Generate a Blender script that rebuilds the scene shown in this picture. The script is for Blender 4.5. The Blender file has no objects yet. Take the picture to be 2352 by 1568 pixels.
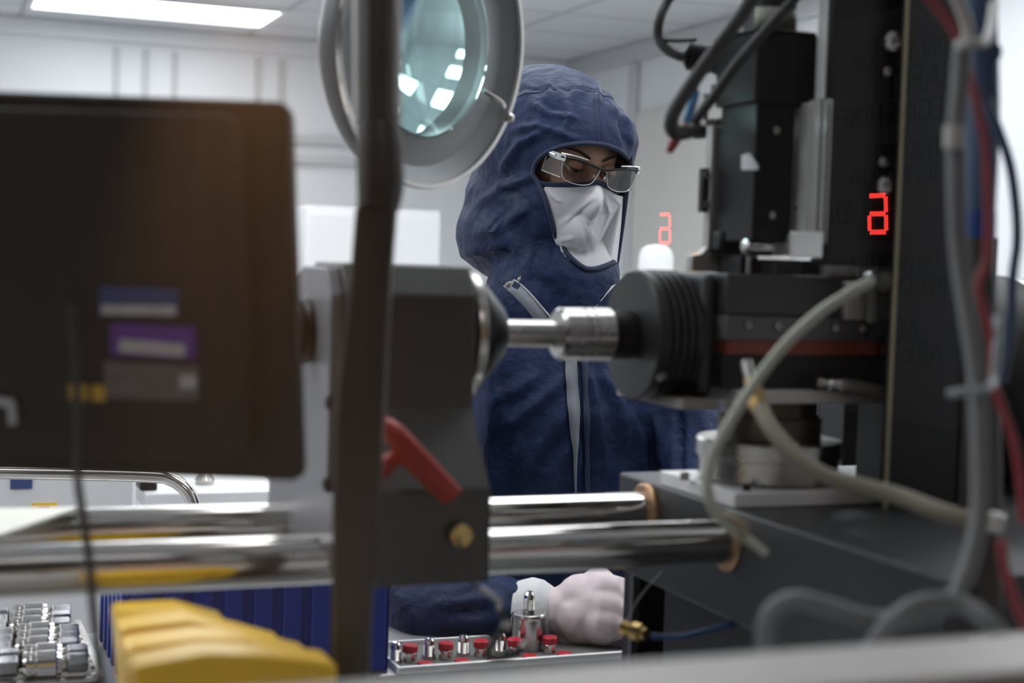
import bpy, bmesh, math, random
from mathutils import Vector, Matrix, noise
from math import sin, cos, pi, radians, atan2, sqrt, exp

random.seed(7)
sc = bpy.context.scene
col = sc.collection
FPX = 3528.0
V = Vector

# ------------------------------------------------------------------ camera
YAW, PITCH, ROLL = radians(21.3), radians(3.0), radians(1.75)
CAM = V((0, 0, 1.5))
_F = V((sin(YAW) * cos(PITCH), cos(YAW) * cos(PITCH), -sin(PITCH)))
_R = V((cos(YAW), -sin(YAW), 0))
_U = _R.cross(_F).normalized()
# roll the camera counter-clockwise so that the picture turns clockwise
_R2 = _R * cos(ROLL) + _U * sin(ROLL)
_U2 = -_R * sin(ROLL) + _U * cos(ROLL)
_R, _U = _R2, _U2
camd = bpy.data.cameras.new('camera')
camo = bpy.data.objects.new('camera', camd)
col.objects.link(camo)
M = Matrix((_R, _U, -_F)).transposed().to_4x4()
M.translation = CAM
camo.matrix_world = M
camd.sensor_width = 36
camd.lens = FPX * 36 / 2352
camd.clip_start = 0.02
camd.dof.use_dof = True
camd.dof.focus_distance = 2.40
camd.dof.aperture_fstop = 4.2
sc.camera = camo


def ray(px, py):
    return _F + _R * ((px - 1176) / FPX) + _U * ((784 - py) / FPX)


def W(px, py, Z):
    return CAM + ray(px, py) * Z


def WY(px, py, y):
    r = ray(px, py)
    return CAM + r * ((y - CAM.y) / r.y)


def WX(px, py, x):
    r = ray(px, py)
    return CAM + r * ((x - CAM.x) / r.x)


def WZ(px, py, z):
    r = ray(px, py)
    return CAM + r * ((z - CAM.z) / r.z)


def PX(p):
    d = V(p) - CAM
    z = d.dot(_F)
    return 1176 + FPX * d.dot(_R) / z, 784 - FPX * d.dot(_U) / z


# --------------------------------------------------------------- materials
MATS = {}


def mat(name, c, rough=0.5, metal=0.0, var=0.08, scale=30.0, bump=0.0, bscale=200.0, spec=0.5, emit=None, es=0.0,
        coat=0.0, stretch=None, sheen=0.0, rvar=0.0, dirt=None):
    if name in MATS:
        return MATS[name]
    m = bpy.data.materials.new(name)
    m.use_nodes = True
    nt = m.node_tree
    b = nt.nodes['Principled BSDF']
    tc = nt.nodes.new('ShaderNodeTexCoord')
    mp = nt.nodes.new('ShaderNodeMapping')
    nt.links.new(tc.outputs['Object'], mp.inputs['Vector'])
    if stretch:
        mp.inputs['Scale'].default_value = stretch
    n = nt.nodes.new('ShaderNodeTexNoise')
    n.inputs['Scale'].default_value = scale
    n.inputs['Detail'].default_value = 4
    nt.links.new(mp.outputs[0], n.inputs['Vector'])
    mx = nt.nodes.new('ShaderNodeMix')
    mx.data_type = 'RGBA'
    mx.inputs['A'].default_value = (*[max(0, v * (1 - var)) for v in c], 1)
    mx.inputs['B'].default_value = (*[min(1, v * (1 + var)) for v in c], 1)
    if dirt:
        mx.inputs['B'].default_value = (*dirt, 1)
    nt.links.new(n.outputs['Fac'], mx.inputs['Factor'])
    nt.links.new(mx.outputs['Result'], b.inputs['Base Color'])
    b.inputs['Roughness'].default_value = rough
    if rvar:
        mr = nt.nodes.new('ShaderNodeMapRange')
        mr.inputs['To Min'].default_value = max(0, rough - rvar)
        mr.inputs['To Max'].default_value = min(1, rough + rvar)
        nt.links.new(n.outputs['Fac'], mr.inputs['Value'])
        nt.links.new(mr.outputs[0], b.inputs['Roughness'])
    b.inputs['Metallic'].default_value = metal
    b.inputs['Specular IOR Level'].default_value = spec
    b.inputs['Coat Weight'].default_value = coat
    b.inputs['Sheen Weight'].default_value = sheen
    if emit:
        b.inputs['Emission Color'].default_value = (*emit, 1)
        b.inputs['Emission Strength'].default_value = es
    if bump:
        n2 = nt.nodes.new('ShaderNodeTexNoise')
        n2.inputs['Scale'].default_value = bscale
        n2.inputs['Detail'].default_value = 5
        nt.links.new(mp.outputs[0], n2.inputs['Vector'])
        bp = nt.nodes.new('ShaderNodeBump')
        bp.inputs['Strength'].default_value = 1.0
        bp.inputs['Distance'].default_value = bump
        nt.links.new(n2.outputs['Fac'], bp.inputs['Height'])
        nt.links.new(bp.outputs[0], b.inputs['Normal'])
    MATS[name] = m
    return m


def lens_mat(name, tint, gloss, grough=0.0):
    """thin clear sheet: see-through tint plus a mirror share"""
    m = bpy.data.materials.new(name)
    m.use_nodes = True
    nt = m.node_tree
    nt.nodes.clear()
    o = nt.nodes.new('ShaderNodeOutputMaterial')
    t = nt.nodes.new('ShaderNodeBsdfTransparent')
    t.inputs[0].default_value = (*tint, 1)
    g = nt.nodes.new('ShaderNodeBsdfGlossy')
    g.inputs['Color'].default_value = (1, 1, 1, 1)
    g.inputs['Roughness'].default_value = grough
    mx = nt.nodes.new('ShaderNodeMixShader')
    mx.inputs[0].default_value = gloss
    nt.links.new(t.outputs[0], mx.inputs[1])
    nt.links.new(g.outputs[0], mx.inputs[2])
    nt.links.new(mx.outputs[0], o.inputs[0])
    MATS[name] = m
    return m


def glass_mat(name, c, rough=0.0, ior=1.45):
    m = bpy.data.materials.new(name)
    m.use_nodes = True
    b = m.node_tree.nodes['Principled BSDF']
    b.inputs['Base Color'].default_value = (*c, 1)
    b.inputs['Roughness'].default_value = rough
    b.inputs['Transmission Weight'].default_value = 1
    b.inputs['IOR'].default_value = ior
    MATS[name] = m
    return m


BLACK = mat('black_paint', (.006, .006, .007), .45, spec=.35, var=.25, bump=.0002, rvar=.08)
BLACKM = mat('black_anodised', (.008, .008, .009), .4, .2, spec=.35, var=.2, rvar=.08)
GRAPH = mat('graphite_paint', (.032, .033, .036), .5, var=.15, bump=.0001)
HEADM = mat('grey_machine_enamel', (.014, .014, .0145), .42, var=.12, rvar=.06, spec=.9)
DKGREY = mat('dark_grey_rubber', (.03, .03, .032), .55, var=.2)
ALU = mat('brushed_aluminium', (.55, .53, .51), .42, .35, var=.1, rvar=.1, stretch=(1, 1, 12))
ALUL = mat('pale_aluminium', (.85, .84, .83), .45, .15, var=.06, rvar=.08)
STEEL = mat('worn_steel', (.5, .48, .46), .26, 1, var=.15, rvar=.1)
CHROME = mat('chrome', (.62, .59, .56), .13, 1, var=.08, rvar=.03, scale=12)
BRASS = mat('brass', (.55, .38, .15), .3, 1, var=.15, rvar=.08)
BRONZE = mat('bronze', (.42, .25, .14), .45, .7, var=.2)
RED = mat('red_plastic', (.32, .018, .012), .35, var=.12)
REDCAP = mat('red_cap_plastic', (.45, .015, .03), .35, var=.1)
REDSTRIP = mat('red_rubber_strip', (.25, .045, .025), .5, var=.35, scale=60, stretch=(1, 1, .2))
BLUEBIN = mat('blue_bin_plastic', (.012, .045, .3), .4, var=.08)
YELLOW = mat('yellow_plastic', (.92, .55, .02), .38, var=.06)
NAVY = mat('navy_fabric', (.014, .0235, .066), .55, var=.2, scale=14, bump=.009, bscale=26, spec=.15)
NAVYD = mat('navy_hem_fabric', (.014, .022, .058), .7, var=.3, scale=80, bump=.0006, bscale=400)
THREAD = mat('dark_thread', (.008, .012, .03), .8)
MASKM = mat('white_mask_fabric', (.62, .61, .63), .8, var=.04, bump=.0002, bscale=600, sheen=.1)
SKIN = mat('skin', (.62, .36, .25), .5, var=.08, scale=40, bump=.0001, bscale=500)
BROW = mat('dark_brow_hair', (.045, .025, .018), .8, var=.3, scale=300)
EYEW = mat('eye_white', (.6, .57, .54), .2)
IRIS = mat('dark_iris', (.02, .012, .008), .15)
GLOVE = mat('pale_pink_glove', (.62, .52, .53), .55, var=.05, bump=.0012, bscale=40)
CUFF = mat('white_knit_cuff', (.6, .6, .6), .8, var=.08, bump=.0008, bscale=160)
ZIP = mat('grey_zip_tape', (.19, .2, .22), .7, var=.12, bump=.0003, bscale=400)
WALL = mat('white_wall_panel', (.72, .73, .745), .6, var=.02, scale=2)
CABW = mat('white_cabinet_enamel', (.74, .74, .75), .45, var=.02)
TRIMM = mat('grey_joint_trim', (.52, .53, .54), .6, var=.04)
BEIGE = mat('beige_door_paint', (.56, .55, .51), .55, var=.03, scale=3)
FLOOR = mat('pale_vinyl_floor', (.5, .51, .52), .35, var=.05, scale=4)
MONM = mat('black_monitor_plastic', (.006, .006, .007), .55, var=.15, bump=.00015, bscale=900)
GREYC = mat('grey_cable_sheath', (.17, .175, .18), .55, var=.1)
BLKC = mat('black_cable_sheath', (.03, .03, .03), .5, var=.15)
WHTC = mat('milky_hose', (.42, .43, .36), .42, var=.1)
BRAID = mat('braided_hose', (.2, .175, .13), .5, .3, var=.45, scale=900, bump=.0006, bscale=900)
REDW = mat('red_wire', (.3, .035, .05), .45, var=.1)
BLUEW = mat('blue_hose', (.02, .075, .2), .4, var=.1)
WHTW = mat('white_wire', (.5, .5, .47), .5, var=.1)
SILL = mat('grey_window_frame', (.48, .455, .44), .5, var=.06, scale=6)
BENCH = mat('steel_bench_top', (.36, .37, .38), .4, .5, var=.08, rvar=.08)
DARKSTEEL = mat('dark_steel_tray', (.22, .21, .2), .35, .8, var=.15, rvar=.1)
GREYPL = mat('grey_tray_plastic', (.16, .155, .15), .5, var=.1)
WOOD = mat('brown_glow_door_wood', (.42, .25, .12), .5, var=.25, scale=5, stretch=(6, 6, .6))  # for the unseen door whose reflection makes the brown glow
CORR = mat('dark_corridor_paint', (.018, .018, .02), .7, var=.1)
SIGNM = mat('grey_sign_board', (.13, .13, .16), .6, var=.06)
SIGNT = mat('black_sign_lettering', (.008, .008, .01), .7)
LEDR = mat('red_led', (.1, 0, 0), .5, emit=(1, .05, .04), es=14)
PANEL = mat('lit_ceiling_diffuser', (.9, .9, .9), .5, emit=(.93, .97, 1.0), es=7.6)
CREAM = mat('cream_board', (.78, .77, .68), .5, var=.03)
LBLUE = mat('blue_label', (.035, .07, .2), .5, var=.3, scale=90)
LWHITE = mat('white_label', (.5, .5, .5), .5, var=.25, scale=120)
LPURP = mat('purple_label', (.13, .04, .3), .5, var=.2)
LGREY = mat('grey_rating_label', (.13, .12, .12), .5, var=.4, scale=150)
LYEL = mat('yellow_label', (.55, .33, .04), .5, var=.15)
LCREAM = mat('cream_maker_label', (.45, .45, .38), .5, var=.3, scale=200)
LAMPM = mat('grey_lamp_enamel', (.12, .125, .13), .35, .1, var=.08)
LAMPI = mat('pale_lamp_ring', (.42, .45, .46), .4, .1, var=.06)
POLEM = mat('dark_brown_grey_arm', (.05, .045, .041), .42, .2, var=.15)
POLEL = mat('painted_tube_highlight', (.85, .85, .85), .5, .0, var=.1)  # near-white colour standing in for the tube's highlight
GLASSP = lens_mat('window_glass', (.97, .97, .97), .062)
SPECL = lens_mat('spectacle_lens', (.5, .45, .43), .09)
SHIELD = lens_mat('clear_side_shield', (.85, .83, .82), .14, .08)
FRAMEM = mat('clear_frame_plastic', (.62, .62, .62), .15, .4, var=.05)
LENSG = glass_mat('magnifier_glass', (.62, .93, .9), 0.0, 1.5)
GLASSV = lens_mat('vial_glass', (.8, .82, .82), .2)


# ---------------------------------------------------------------- geometry
class MB:
    def __init__(s):
        s.v, s.f, s.m = [], [], []

    def add(s, vs, fs, mi=0):
        o = len(s.v)
        s.v += [V(p) for p in vs]
        s.f += [tuple(i + o for i in f) for f in fs]
        s.m += [mi] * len(fs)
        return s

    def box(s, a, b, mi=0):
        x0, y0, z0 = [min(a[i], b[i]) for i in range(3)]
        x1, y1, z1 = [max(a[i], b[i]) for i in range(3)]
        return s.add([(x0, y0, z0), (x1, y0, z0), (x1, y1, z0), (x0, y1, z0), (x0, y0, z1), (x1, y0, z1), (x1, y1, z1),
                      (x0, y1, z1)], [(0, 3, 2, 1), (4, 5, 6, 7), (0, 1, 5, 4), (1, 2, 6, 5), (2, 3, 7, 6), (3, 0, 4, 7)], mi)

    def prism(s, poly, d, mi=0):
        """closed polygon of 3D points pushed by vector d"""
        n = len(poly)
        d = V(d)
        p = [V(q) for q in poly]
        return s.add(p + [q + d for q in p], [tuple(range(n))[::-1], tuple(range(n, 2 * n))] +
                     [(i, (i + 1) % n, n + (i + 1) % n, n + i) for i in range(n)], mi)

    def lathe(s, p0, ax, prof, n=40, mi=0, cap=True):
        """profile list of (distance along axis, radius)"""
        p0, ax = V(p0), V(ax).normalized()
        u = ax.orthogonal().normalized()
        w = ax.cross(u)
        vs, fs = [], []
        for (t, r) in prof:
            for k in range(n):
                a = 2 * pi * k / n
                vs.append(p0 + ax * t + (u * cos(a) + w * sin(a)) * r)
        for i in range(len(prof) - 1):
            for k in range(n):
                k2 = (k + 1) % n
                fs.append((i * n + k, i * n + k2, (i + 1) * n + k2, (i + 1) * n + k))
        if cap:
            fs.append(tuple(range(n))[::-1])
            fs.append(tuple((len(prof) - 1) * n + k for k in range(n)))
        return s.add(vs, fs, mi)

    def cyl(s, a, b, r, r2=None, n=32, mi=0):
        a, b = V(a), V(b)
        return s.lathe(a, b - a, [(0, r), ((b - a).length, r if r2 is None else r2)], n, mi)

    def tube(s, pts, r, n=12, mi=0, cap=True, smooth=6, flat=1.0, up=None):
        pts = [V(p) for p in pts]
        if smooth > 1 and len(pts) > 2:
            pts = catmull(pts, smooth)
        N = len(pts)
        rs = r if isinstance(r, (list, tuple)) else [r] * N
        if len(rs) != N:
            rs = [rs[0] + (lerp_list(rs, i / (N - 1)) - rs[0]) for i in range(N)]
        t0 = (pts[1] - pts[0]).normalized()
        u = V(up).normalized() if up is not None else t0.orthogonal().normalized()
        vs, fs = [], []
        for i, p in enumerate(pts):
            t = (pts[min(i + 1, N - 1)] - pts[max(i - 1, 0)]).normalized()
            u = (u - t * u.dot(t)).normalized()
            w = t.cross(u)
            for k in range(n):
                a = 2 * pi * k / n
                vs.append(p + (u * cos(a) * flat + w * sin(a)) * rs[i])
        for i in range(N - 1):
            for k in range(n):
                k2 = (k + 1) % n
                fs.append((i * n + k, i * n + k2, (i + 1) * n + k2, (i + 1) * n + k))
        if cap:
            fs.append(tuple(range(n))[::-1])
            fs.append(tuple((N - 1) * n + k for k in range(n)))
        return s.add(vs, fs, mi)

    def ball(s, c, r, n=20, mi=0, R=None):
        c = V(c)
        r = V((r, r, r)) if not hasattr(r, '__len__') else V(r)
        vs, fs = [], []
        m = n // 2
        for i in range(1, m):
            t = pi * i / m
            for k in range(n):
                a = 2 * pi * k / n
                q = V((r.x * sin(t) * cos(a), r.y * sin(t) * sin(a), r.z * cos(t)))
                vs.append(c + (R @ q if R else q))
        for i in range(m - 2):
            for k in range(n):
                k2 = (k + 1) % n
                fs.append((i * n + k, (i + 1) * n + k, (i + 1) * n + k2, i * n + k2))
        q = V((0, 0, r.z))
        vs.append(c + (R @ q if R else q))
        vs.append(c - (R @ q if R else q))
        a, b = len(vs) - 2, len(vs) - 1
        for k in range(n):
            k2 = (k + 1) % n
            fs.append((a, k, k2))
            fs.append((b, (m - 2) * n + k2, (m - 2) * n + k))
        return s.add(vs, fs, mi)

    def bolt(s, c, ax, r=.006, h=.004, mi=0):
        """socket head screw"""
        ax = V(ax).normalized()
        s.lathe(c, ax, [(0, r), (h * .8, r), (h, r * .85), (h, r * .5), (h * .4, r * .48)], 20, mi)
        return s


def lerp_list(rs, t):
    x = t * (len(rs) - 1)
    i = min(int(x), len(rs) - 2)
    return rs[i] * (1 - (x - i)) + rs[i + 1] * (x - i)


def catmull(P, k=6, closed=False):
    out = []
    n = len(P)
    rng = range(n) if closed else range(n - 1)
    for i in rng:
        if closed:
            a, b, c, d = P[(i - 1) % n], P[i], P[(i + 1) % n], P[(i + 2) % n]
        else:
            a, b, c, d = P[max(i - 1, 0)], P[i], P[i + 1], P[min(i + 2, n - 1)]
        for j in range(k):
            t = j / k
            out.append(.5 * ((2 * b) + (c - a) * t + (2 * a - 5 * b + 4 * c - d) * t * t + (3 * b - a - 3 * c + d) * t ** 3))
    if not closed:
        out.append(P[-1])
    return out


def wloc(o):
    p = V((0, 0, 0))
    while o is not None:
        p += V(o.location)
        o = o.parent
    return p


def part(name, mb, mats, parent=None, bevel=0.0, seg=2, sharp=32, solid=0.0, origin=None, label=None, smooth=True):
    me = bpy.data.meshes.new(name)
    off = wloc(parent)
    if origin is not None:
        off = V(origin)
    me.from_pydata([p - off for p in mb.v], [], mb.f)
    if not isinstance(mats, (list, tuple)):
        mats = [mats]
    for m in mats:
        me.materials.append(m)
    me.polygons.foreach_set('material_index', mb.m)
    me.validate()
    me.update()
    if smooth:
        me.shade_smooth()
        me.set_sharp_from_angle(angle=radians(sharp))
    o = bpy.data.objects.new(name, me)
    col.objects.link(o)
    o.parent = parent
    if origin is not None:
        o.location = off - wloc(parent)
    if solid:
        md = o.modifiers.new('solid', 'SOLIDIFY')
        md.thickness = solid
        md.offset = 0
    if bevel:
        md = o.modifiers.new('bevel', 'BEVEL')
        md.width = bevel
        md.segments = seg
        md.limit_method = 'ANGLE'
        md.angle_limit = radians(35)
    if label:
        o['label'] = label
    return o


def tag(o, label=None, cat=None, group=None, kind=None):
    if label:
        o['label'] = label
    if cat:
        o['category'] = cat
    if group:
        o['group'] = group
    if kind:
        o['kind'] = kind
    return o


def thing(name, loc, label, cat, group=None):
    o = bpy.data.objects.new(name, None)
    col.objects.link(o)
    o.empty_display_size = .05
    o.location = loc
    return tag(o, label, cat, group)


def solo(name, mb, m, label, cat, group=None, **k):
    c = sum(mb.v, V()) / len(mb.v)
    c.z = min(p.z for p in mb.v)
    return tag(part(name, mb, m, None, origin=c, **k), label, cat, group)


def struct(name, mb, m, parent=None, **k):
    o = part(name, mb, m, parent, **k)
    if parent is None:
        o['kind'] = 'structure'
    return o


def copy_tree(o, parent=None):
    c = o.copy()
    col.objects.link(c)
    c.parent = parent
    for ch in list(o.children):
        copy_tree(ch, c)
    return c


def pblk(px0, px1, py0, py1, y0, y1, mb=None, mi=0):
    """box whose front face (y=y0) shows between the given sight lines"""
    pm, qm = (px0 + px1) / 2, (py0 + py1) / 2
    a, b = WY(px0, qm, y0).x, WY(px1, qm, y0).x
    zt, zb = WY(pm, py0, y0).z, WY(pm, py1, y0).z
    mb = mb or MB()
    mb.box((a, y0, zb), (b, y1, zt), mi)
    return mb, (a, b, zb, zt)


# =================================================================== SETTING
BW, RW, CZ = 8.55, 3.65, 2.7
LW = -5.2
struct('floor', MB().box((LW - .2, -2.6, -.1), (RW + .2, BW + .2, 0)), FLOOR)
struct('wall_back', MB().box((LW - .1, BW, 0), (RW + .1, BW + .12, CZ + .1)), WALL)
struct('wall_right', MB().box((RW, .7, 0), (RW + .12, BW, CZ + .1)), WALL)
struct('wall_left', MB().box((LW - .12, -.0, 0), (LW, BW, CZ + .1)), WALL)

# ceiling with a dropped-tile grid
cm = bpy.data.materials.new('ceiling_tiles')
cm.use_nodes = True
nt = cm.node_tree
b = nt.nodes['Principled BSDF']
b.inputs['Roughness'].default_value = .7
tc = nt.nodes.new('ShaderNodeTexCoord')
mp = nt.nodes.new('ShaderNodeMapping')
mp.inputs['Location'].default_value = (-.5, -.3, 0)
br = nt.nodes.new('ShaderNodeTexBrick')
br.offset = 0
br.inputs['Scale'].default_value = 1
br.inputs['Mortar Size'].default_value = .018
br.inputs['Mortar Smooth'].default_value = .2
br.inputs['Brick Width'].default_value = 1.2
br.inputs['Row Height'].default_value = .6
br.inputs['Color1'].default_value = (.66, .67, .69, 1)
br.inputs['Color2'].default_value = (.62, .63, .65, 1)
br.inputs['Mortar'].default_value = (.42, .43, .44, 1)
nt.links.new(tc.outputs['Object'], mp.inputs[0])
nt.links.new(mp.outputs[0], br.inputs['Vector'])
nt.links.new(br.outputs['Color'], b.inputs['Base Color'])
struct('ceiling', MB().box((LW, .7, CZ), (RW, BW, CZ + .1)), cm)

# joints on the back wall
tn = 1
for px in (268, 335, 402, 592, 647, 1198, 1262):
    p = WY(px, 160, BW - .01)
    struct('trim_%d' % tn, MB().box((p.x - .018, BW - .012, .3), (p.x + .018, BW, CZ - .12)), TRIMM)
    tn += 1
struct('trim_%d' % tn, MB().box((LW, BW - .05, CZ - .09), (RW, BW, CZ)), WALL, bevel=.01)
tn += 1
for py in (322, 368):
    z = WY(740, py, BW).z
    struct('trim_%d' % tn, MB().box((WY(560, py, BW).x, BW - .04, z - .022), (WY(1180, py, BW).x, BW, z + .022)), TRIMM)
    tn += 1
# right wall: corner trims and a tall beige door
for px, w in ((1462, .05),):
    p = WX(px, 200, RW)
    struct('trim_%d' % tn, MB().box((RW - .03, p.y - w, 0), (RW, p.y + w, CZ - .12)), TRIMM)
    tn += 1
struct('trim_%d' % tn, MB().box((RW - .04, .8, CZ - .1), (RW, BW, CZ)), TRIMM, bevel=.01)
tn += 1
py0 = WX(1478, 400, RW).y
dr = struct('door_1', MB().box((RW - .06, py0 - 1.55, .0), (RW, py0, WX(1560, 250, RW).z)), BEIGE, bevel=.006)
MB1 = MB().cyl((RW - .06, py0 - 1.42, 1.0), (RW - .12, py0 - 1.42, 1.0), .012).cyl((RW - .12, py0 - 1.42, 1.0), (RW - .12, py0 - 1.30, 1.0), .012)
part('door_handle', MB1, STEEL, dr)

# ceiling light panels
vis = (.50, 1.73, 7.5, 8.08)
k = 0
places = [(.5, 7.5)]
for yy in (1.42, 2.6, 3.8, 5.0, 6.2):
    for xx in (.5, 2.25, -1.3, -3.1):
        if (xx, yy) != (2.25, 6.2):
            places.append((xx, yy))
desc = {}
for i, (xx, yy) in enumerate(places):
    if i == 0:
        lab = 'bright white ceiling light panel over the far wall, the one seen top left'
    else:
        lab = 'white ceiling light panel above the room, outside the picture'
    t = thing('ceiling_light', (xx + .6, yy + .3, CZ - .02), lab, 'ceiling light', 'recessed ceiling light panels')
    fr = MB()
    fr.box((xx, yy, CZ - .02), (xx + 1.2, yy + .03, CZ)).box((xx, yy + .57, CZ - .02), (xx + 1.2, yy + .6, CZ))
    fr.box((xx, yy + .03, CZ - .02), (xx + .03, yy + .57, CZ)).box((xx + 1.17, yy + .03, CZ - .02), (xx + 1.2, yy + .57, CZ))
    part('frame', fr, WALL, t)
    part('diffuser', MB().box((xx + .03, yy + .03, CZ - .012), (xx + 1.17, yy + .57, CZ - .002)), PANEL, t)

# corridor behind the photographer, in front of the window
GY = .60
struct('wall_corridor_back', MB().box((-1.6, -2.15, 0), (1.3, -2.05, CZ)), CORR)
struct('wall_corridor_right', MB().box((1.26, -2.05, 0), (1.34, GY - .04, CZ)), CORR)
struct('wall_corridor_left', MB().box((-1.7, -2.05, 0), (-1.6, GY - .04, CZ)), CORR)
struct('ceiling_corridor', MB().box((-1.7, -2.15, CZ - .05), (1.34, GY + .1, CZ + .05)), CORR)
struct('trim_%d' % tn, MB().box((-1.6, -2.05, 0), (1.26, -2.03, .86)), mat('grey_wainscot', (.2, .2, .21), .6), None)
tn += 1
d2 = struct('glow_door', MB().box((-.05, -2.05, .0), (1.2, -2.0, 2.1)), WOOD, bevel=.004)  # unseen brown door, added and widened so the pane mirrors a warm glow
part('door_handle', MB().cyl((.03, -2.0, 1.0), (.03, -1.95, 1.0), .011).cyl((.03, -1.95, 1.0), (.14, -1.95, 1.0), .010), STEEL, d2)

# window between corridor and clean room
WALLD = mat('pale_window_wall', (.8, .8, .8), .7)
struct('wall_window_left', MB().box((LW, GY - .04, 0), (-1.5, GY + .12, CZ)), WALLD)
struct('wall_window_right', MB().box((1.34, GY - .04, 0), (RW, GY + .12, CZ)), WALLD)
ZS = 1.317
struct('wall_window_below', MB().box((-1.5, GY - .02, 0), (1.34, GY + .06, ZS - .16)), WALLD)
struct('wall_window_above', MB().box((-1.5, GY - .02, 2.35), (1.34, GY + .06, CZ)), WALLD)
w1 = thing('window_1', (0, GY, ZS - .16), None, None)
w1['kind'] = 'structure'
part('window_frame', MB().box((-1.5, GY - .03, ZS - .16), (1.34, GY + .035, ZS)).box((-1.5, GY - .03, 2.3), (1.34, GY + .035, 2.36))
     .box((-1.5, GY - .03, ZS), (-1.44, GY + .035, 2.3)).box((1.28, GY - .03, ZS), (1.34, GY + .035, 2.3)), SILL, w1, bevel=.004)
part('pane', MB().add([(-1.44, GY, ZS), (1.28, GY, ZS), (1.28, GY, 2.3), (-1.44, GY, 2.3)], [(0, 1, 2, 3)]), GLASSP, w1)

# safety sign on the corridor's right wall; the pane mirrors it
def text(name, body, size, y, z, parent, m, align='LEFT'):
    cu = bpy.data.curves.new(name, 'FONT')
    cu.body = body
    cu.size = size
    cu.extrude = .0008
    cu.align_x = align
    cu.align_y = 'CENTER'
    cu.materials.append(m)
    o = bpy.data.objects.new(name, cu)
    col.objects.link(o)
    me = bpy.data.meshes.new_from_object(o.evaluated_get(bpy.context.evaluated_depsgraph_get()))
    bpy.data.objects.remove(o)
    o = bpy.data.objects.new(name, me)
    col.objects.link(o)
    o.parent = parent
    # faces -X, reads along -Y
    R = Matrix(((0, 0, -1), (-1, 0, 0), (0, 1, 0)))
    o.matrix_local = Matrix.Translation(V((1.2415, y, z)) - wloc(parent)) @ R.to_4x4()
    return o


# a reader looking toward +X has +Y on the left
SY0 = 1.2 - 1.56
sg = thing('safety_sign', (1.25, -.95, 1.30), 'grey safety notice board with red number display, mirrored in the window', 'sign')
part('sign_board', MB().box((1.243, SY0, 1.30), (1.26, SY0 - 1.25, 1.86)), SIGNM, sg, bevel=.004)


def vy(px):  # sight line to the mirrored sign wall -> real y
    return 1.2 - WX(px, 500, 1.243).y


def vz(px, py):
    return WX(px, py, 1.243).z


for body, py, h, p in (('ON THE JOB', 105, 52, 2175), ('SAFETY', 172, 72, 2180), ('BEGINS HERE', 246, 56, 2185), ('THIS DEPT', 341, 42, 2160),
                    ('HAS WORKED', 396, 42, 2170), ('DAYS', 492, 60, 1955), ('WITHOUT A', 612, 46, 2165), ('RECORDABLE', 662, 50, 2185),
                    ('ACCIDENT', 765, 62, 2130), ('ARE AVOIDABLE', 818, 62, 2185)):
    y = vy(p)
    text('lettering', body, abs(vz(p, py - h / 2) - vz(p, py + h / 2)) * 1.42, y, vz(p, py), sg, SIGNT)
for (px, py, h) in ((2018, 491, 84), (1530, 525, 70)):
    yc, zc = vy(px), vz(px, py)
    hh = .0505 * .5
    ww = hh * .78
    t = .0068
    d = MB()
    xs = 1.240

    def seg(a, b):
        (u0, v0), (u1, v1) = a, b
        sh = .10
        P = [V((xs, yc - (u0 + sh * v0), zc + v0)), V((xs, yc - (u1 + sh * v1), zc + v1))]
        dd = (P[1] - P[0]).normalized()
        P = [P[0] + dd * .002, P[1] - dd * .002]
        nrm = V((1, 0, 0)).cross(dd) * t / 2
        d.prism([P[0] - nrm, P[0] + nrm, P[1] + nrm, P[1] - nrm], (.002, 0, 0))
    # a six
    seg((-ww, hh), (ww, hh)); seg((-ww, 0), (-ww, hh)); seg((-ww, 0), (ww, 0))
    seg((-ww, -hh), (-ww, 0)); seg((ww, -hh), (ww, 0)); seg((-ww, -hh), (ww, -hh))
    part('display', MB().box((1.2425, yc - ww * 2.1, zc - hh * 1.45), (1.244, yc + ww * 2.1, zc + hh * 1.45)), SIGNT, sg)
    part('digit', d, LEDR, sg, label='lit red six')

ld = bpy.data.lights.new('corridor_glow_spot', 'SPOT')  # unseen spot, added to make a soft warm pool for the pane's reflection
ld.energy = 150
ld.color = (1, .78, .55)
ld.spot_size = radians(31)
ld.spot_blend = 1.0
ld.shadow_soft_size = .06
lo = bpy.data.objects.new('corridor_glow_spot', ld)
col.objects.link(lo)
lo.location = (.64, -1.62, 2.62)
lo.rotation_euler = (V((.64, -2.02, 1.60)) - lo.location).to_track_quat('-Z', 'Y').to_euler()
ld = bpy.data.lights.new('corridor_ceiling_lamp', 'AREA')
ld.energy = 5
ld.color = (1, .93, .86)
ld.size = .4
lo = bpy.data.objects.new('corridor_ceiling_lamp', ld)
col.objects.link(lo)
lo.location = (.2, -.6, 2.62)

wd = bpy.data.worlds.new('world')
wd.use_nodes = True
wd.node_tree.nodes['Background'].inputs[0].default_value = (.8, .9, 1, 1)
wd.node_tree.nodes['Background'].inputs[1].default_value = .05
sc.world = wd

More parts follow.
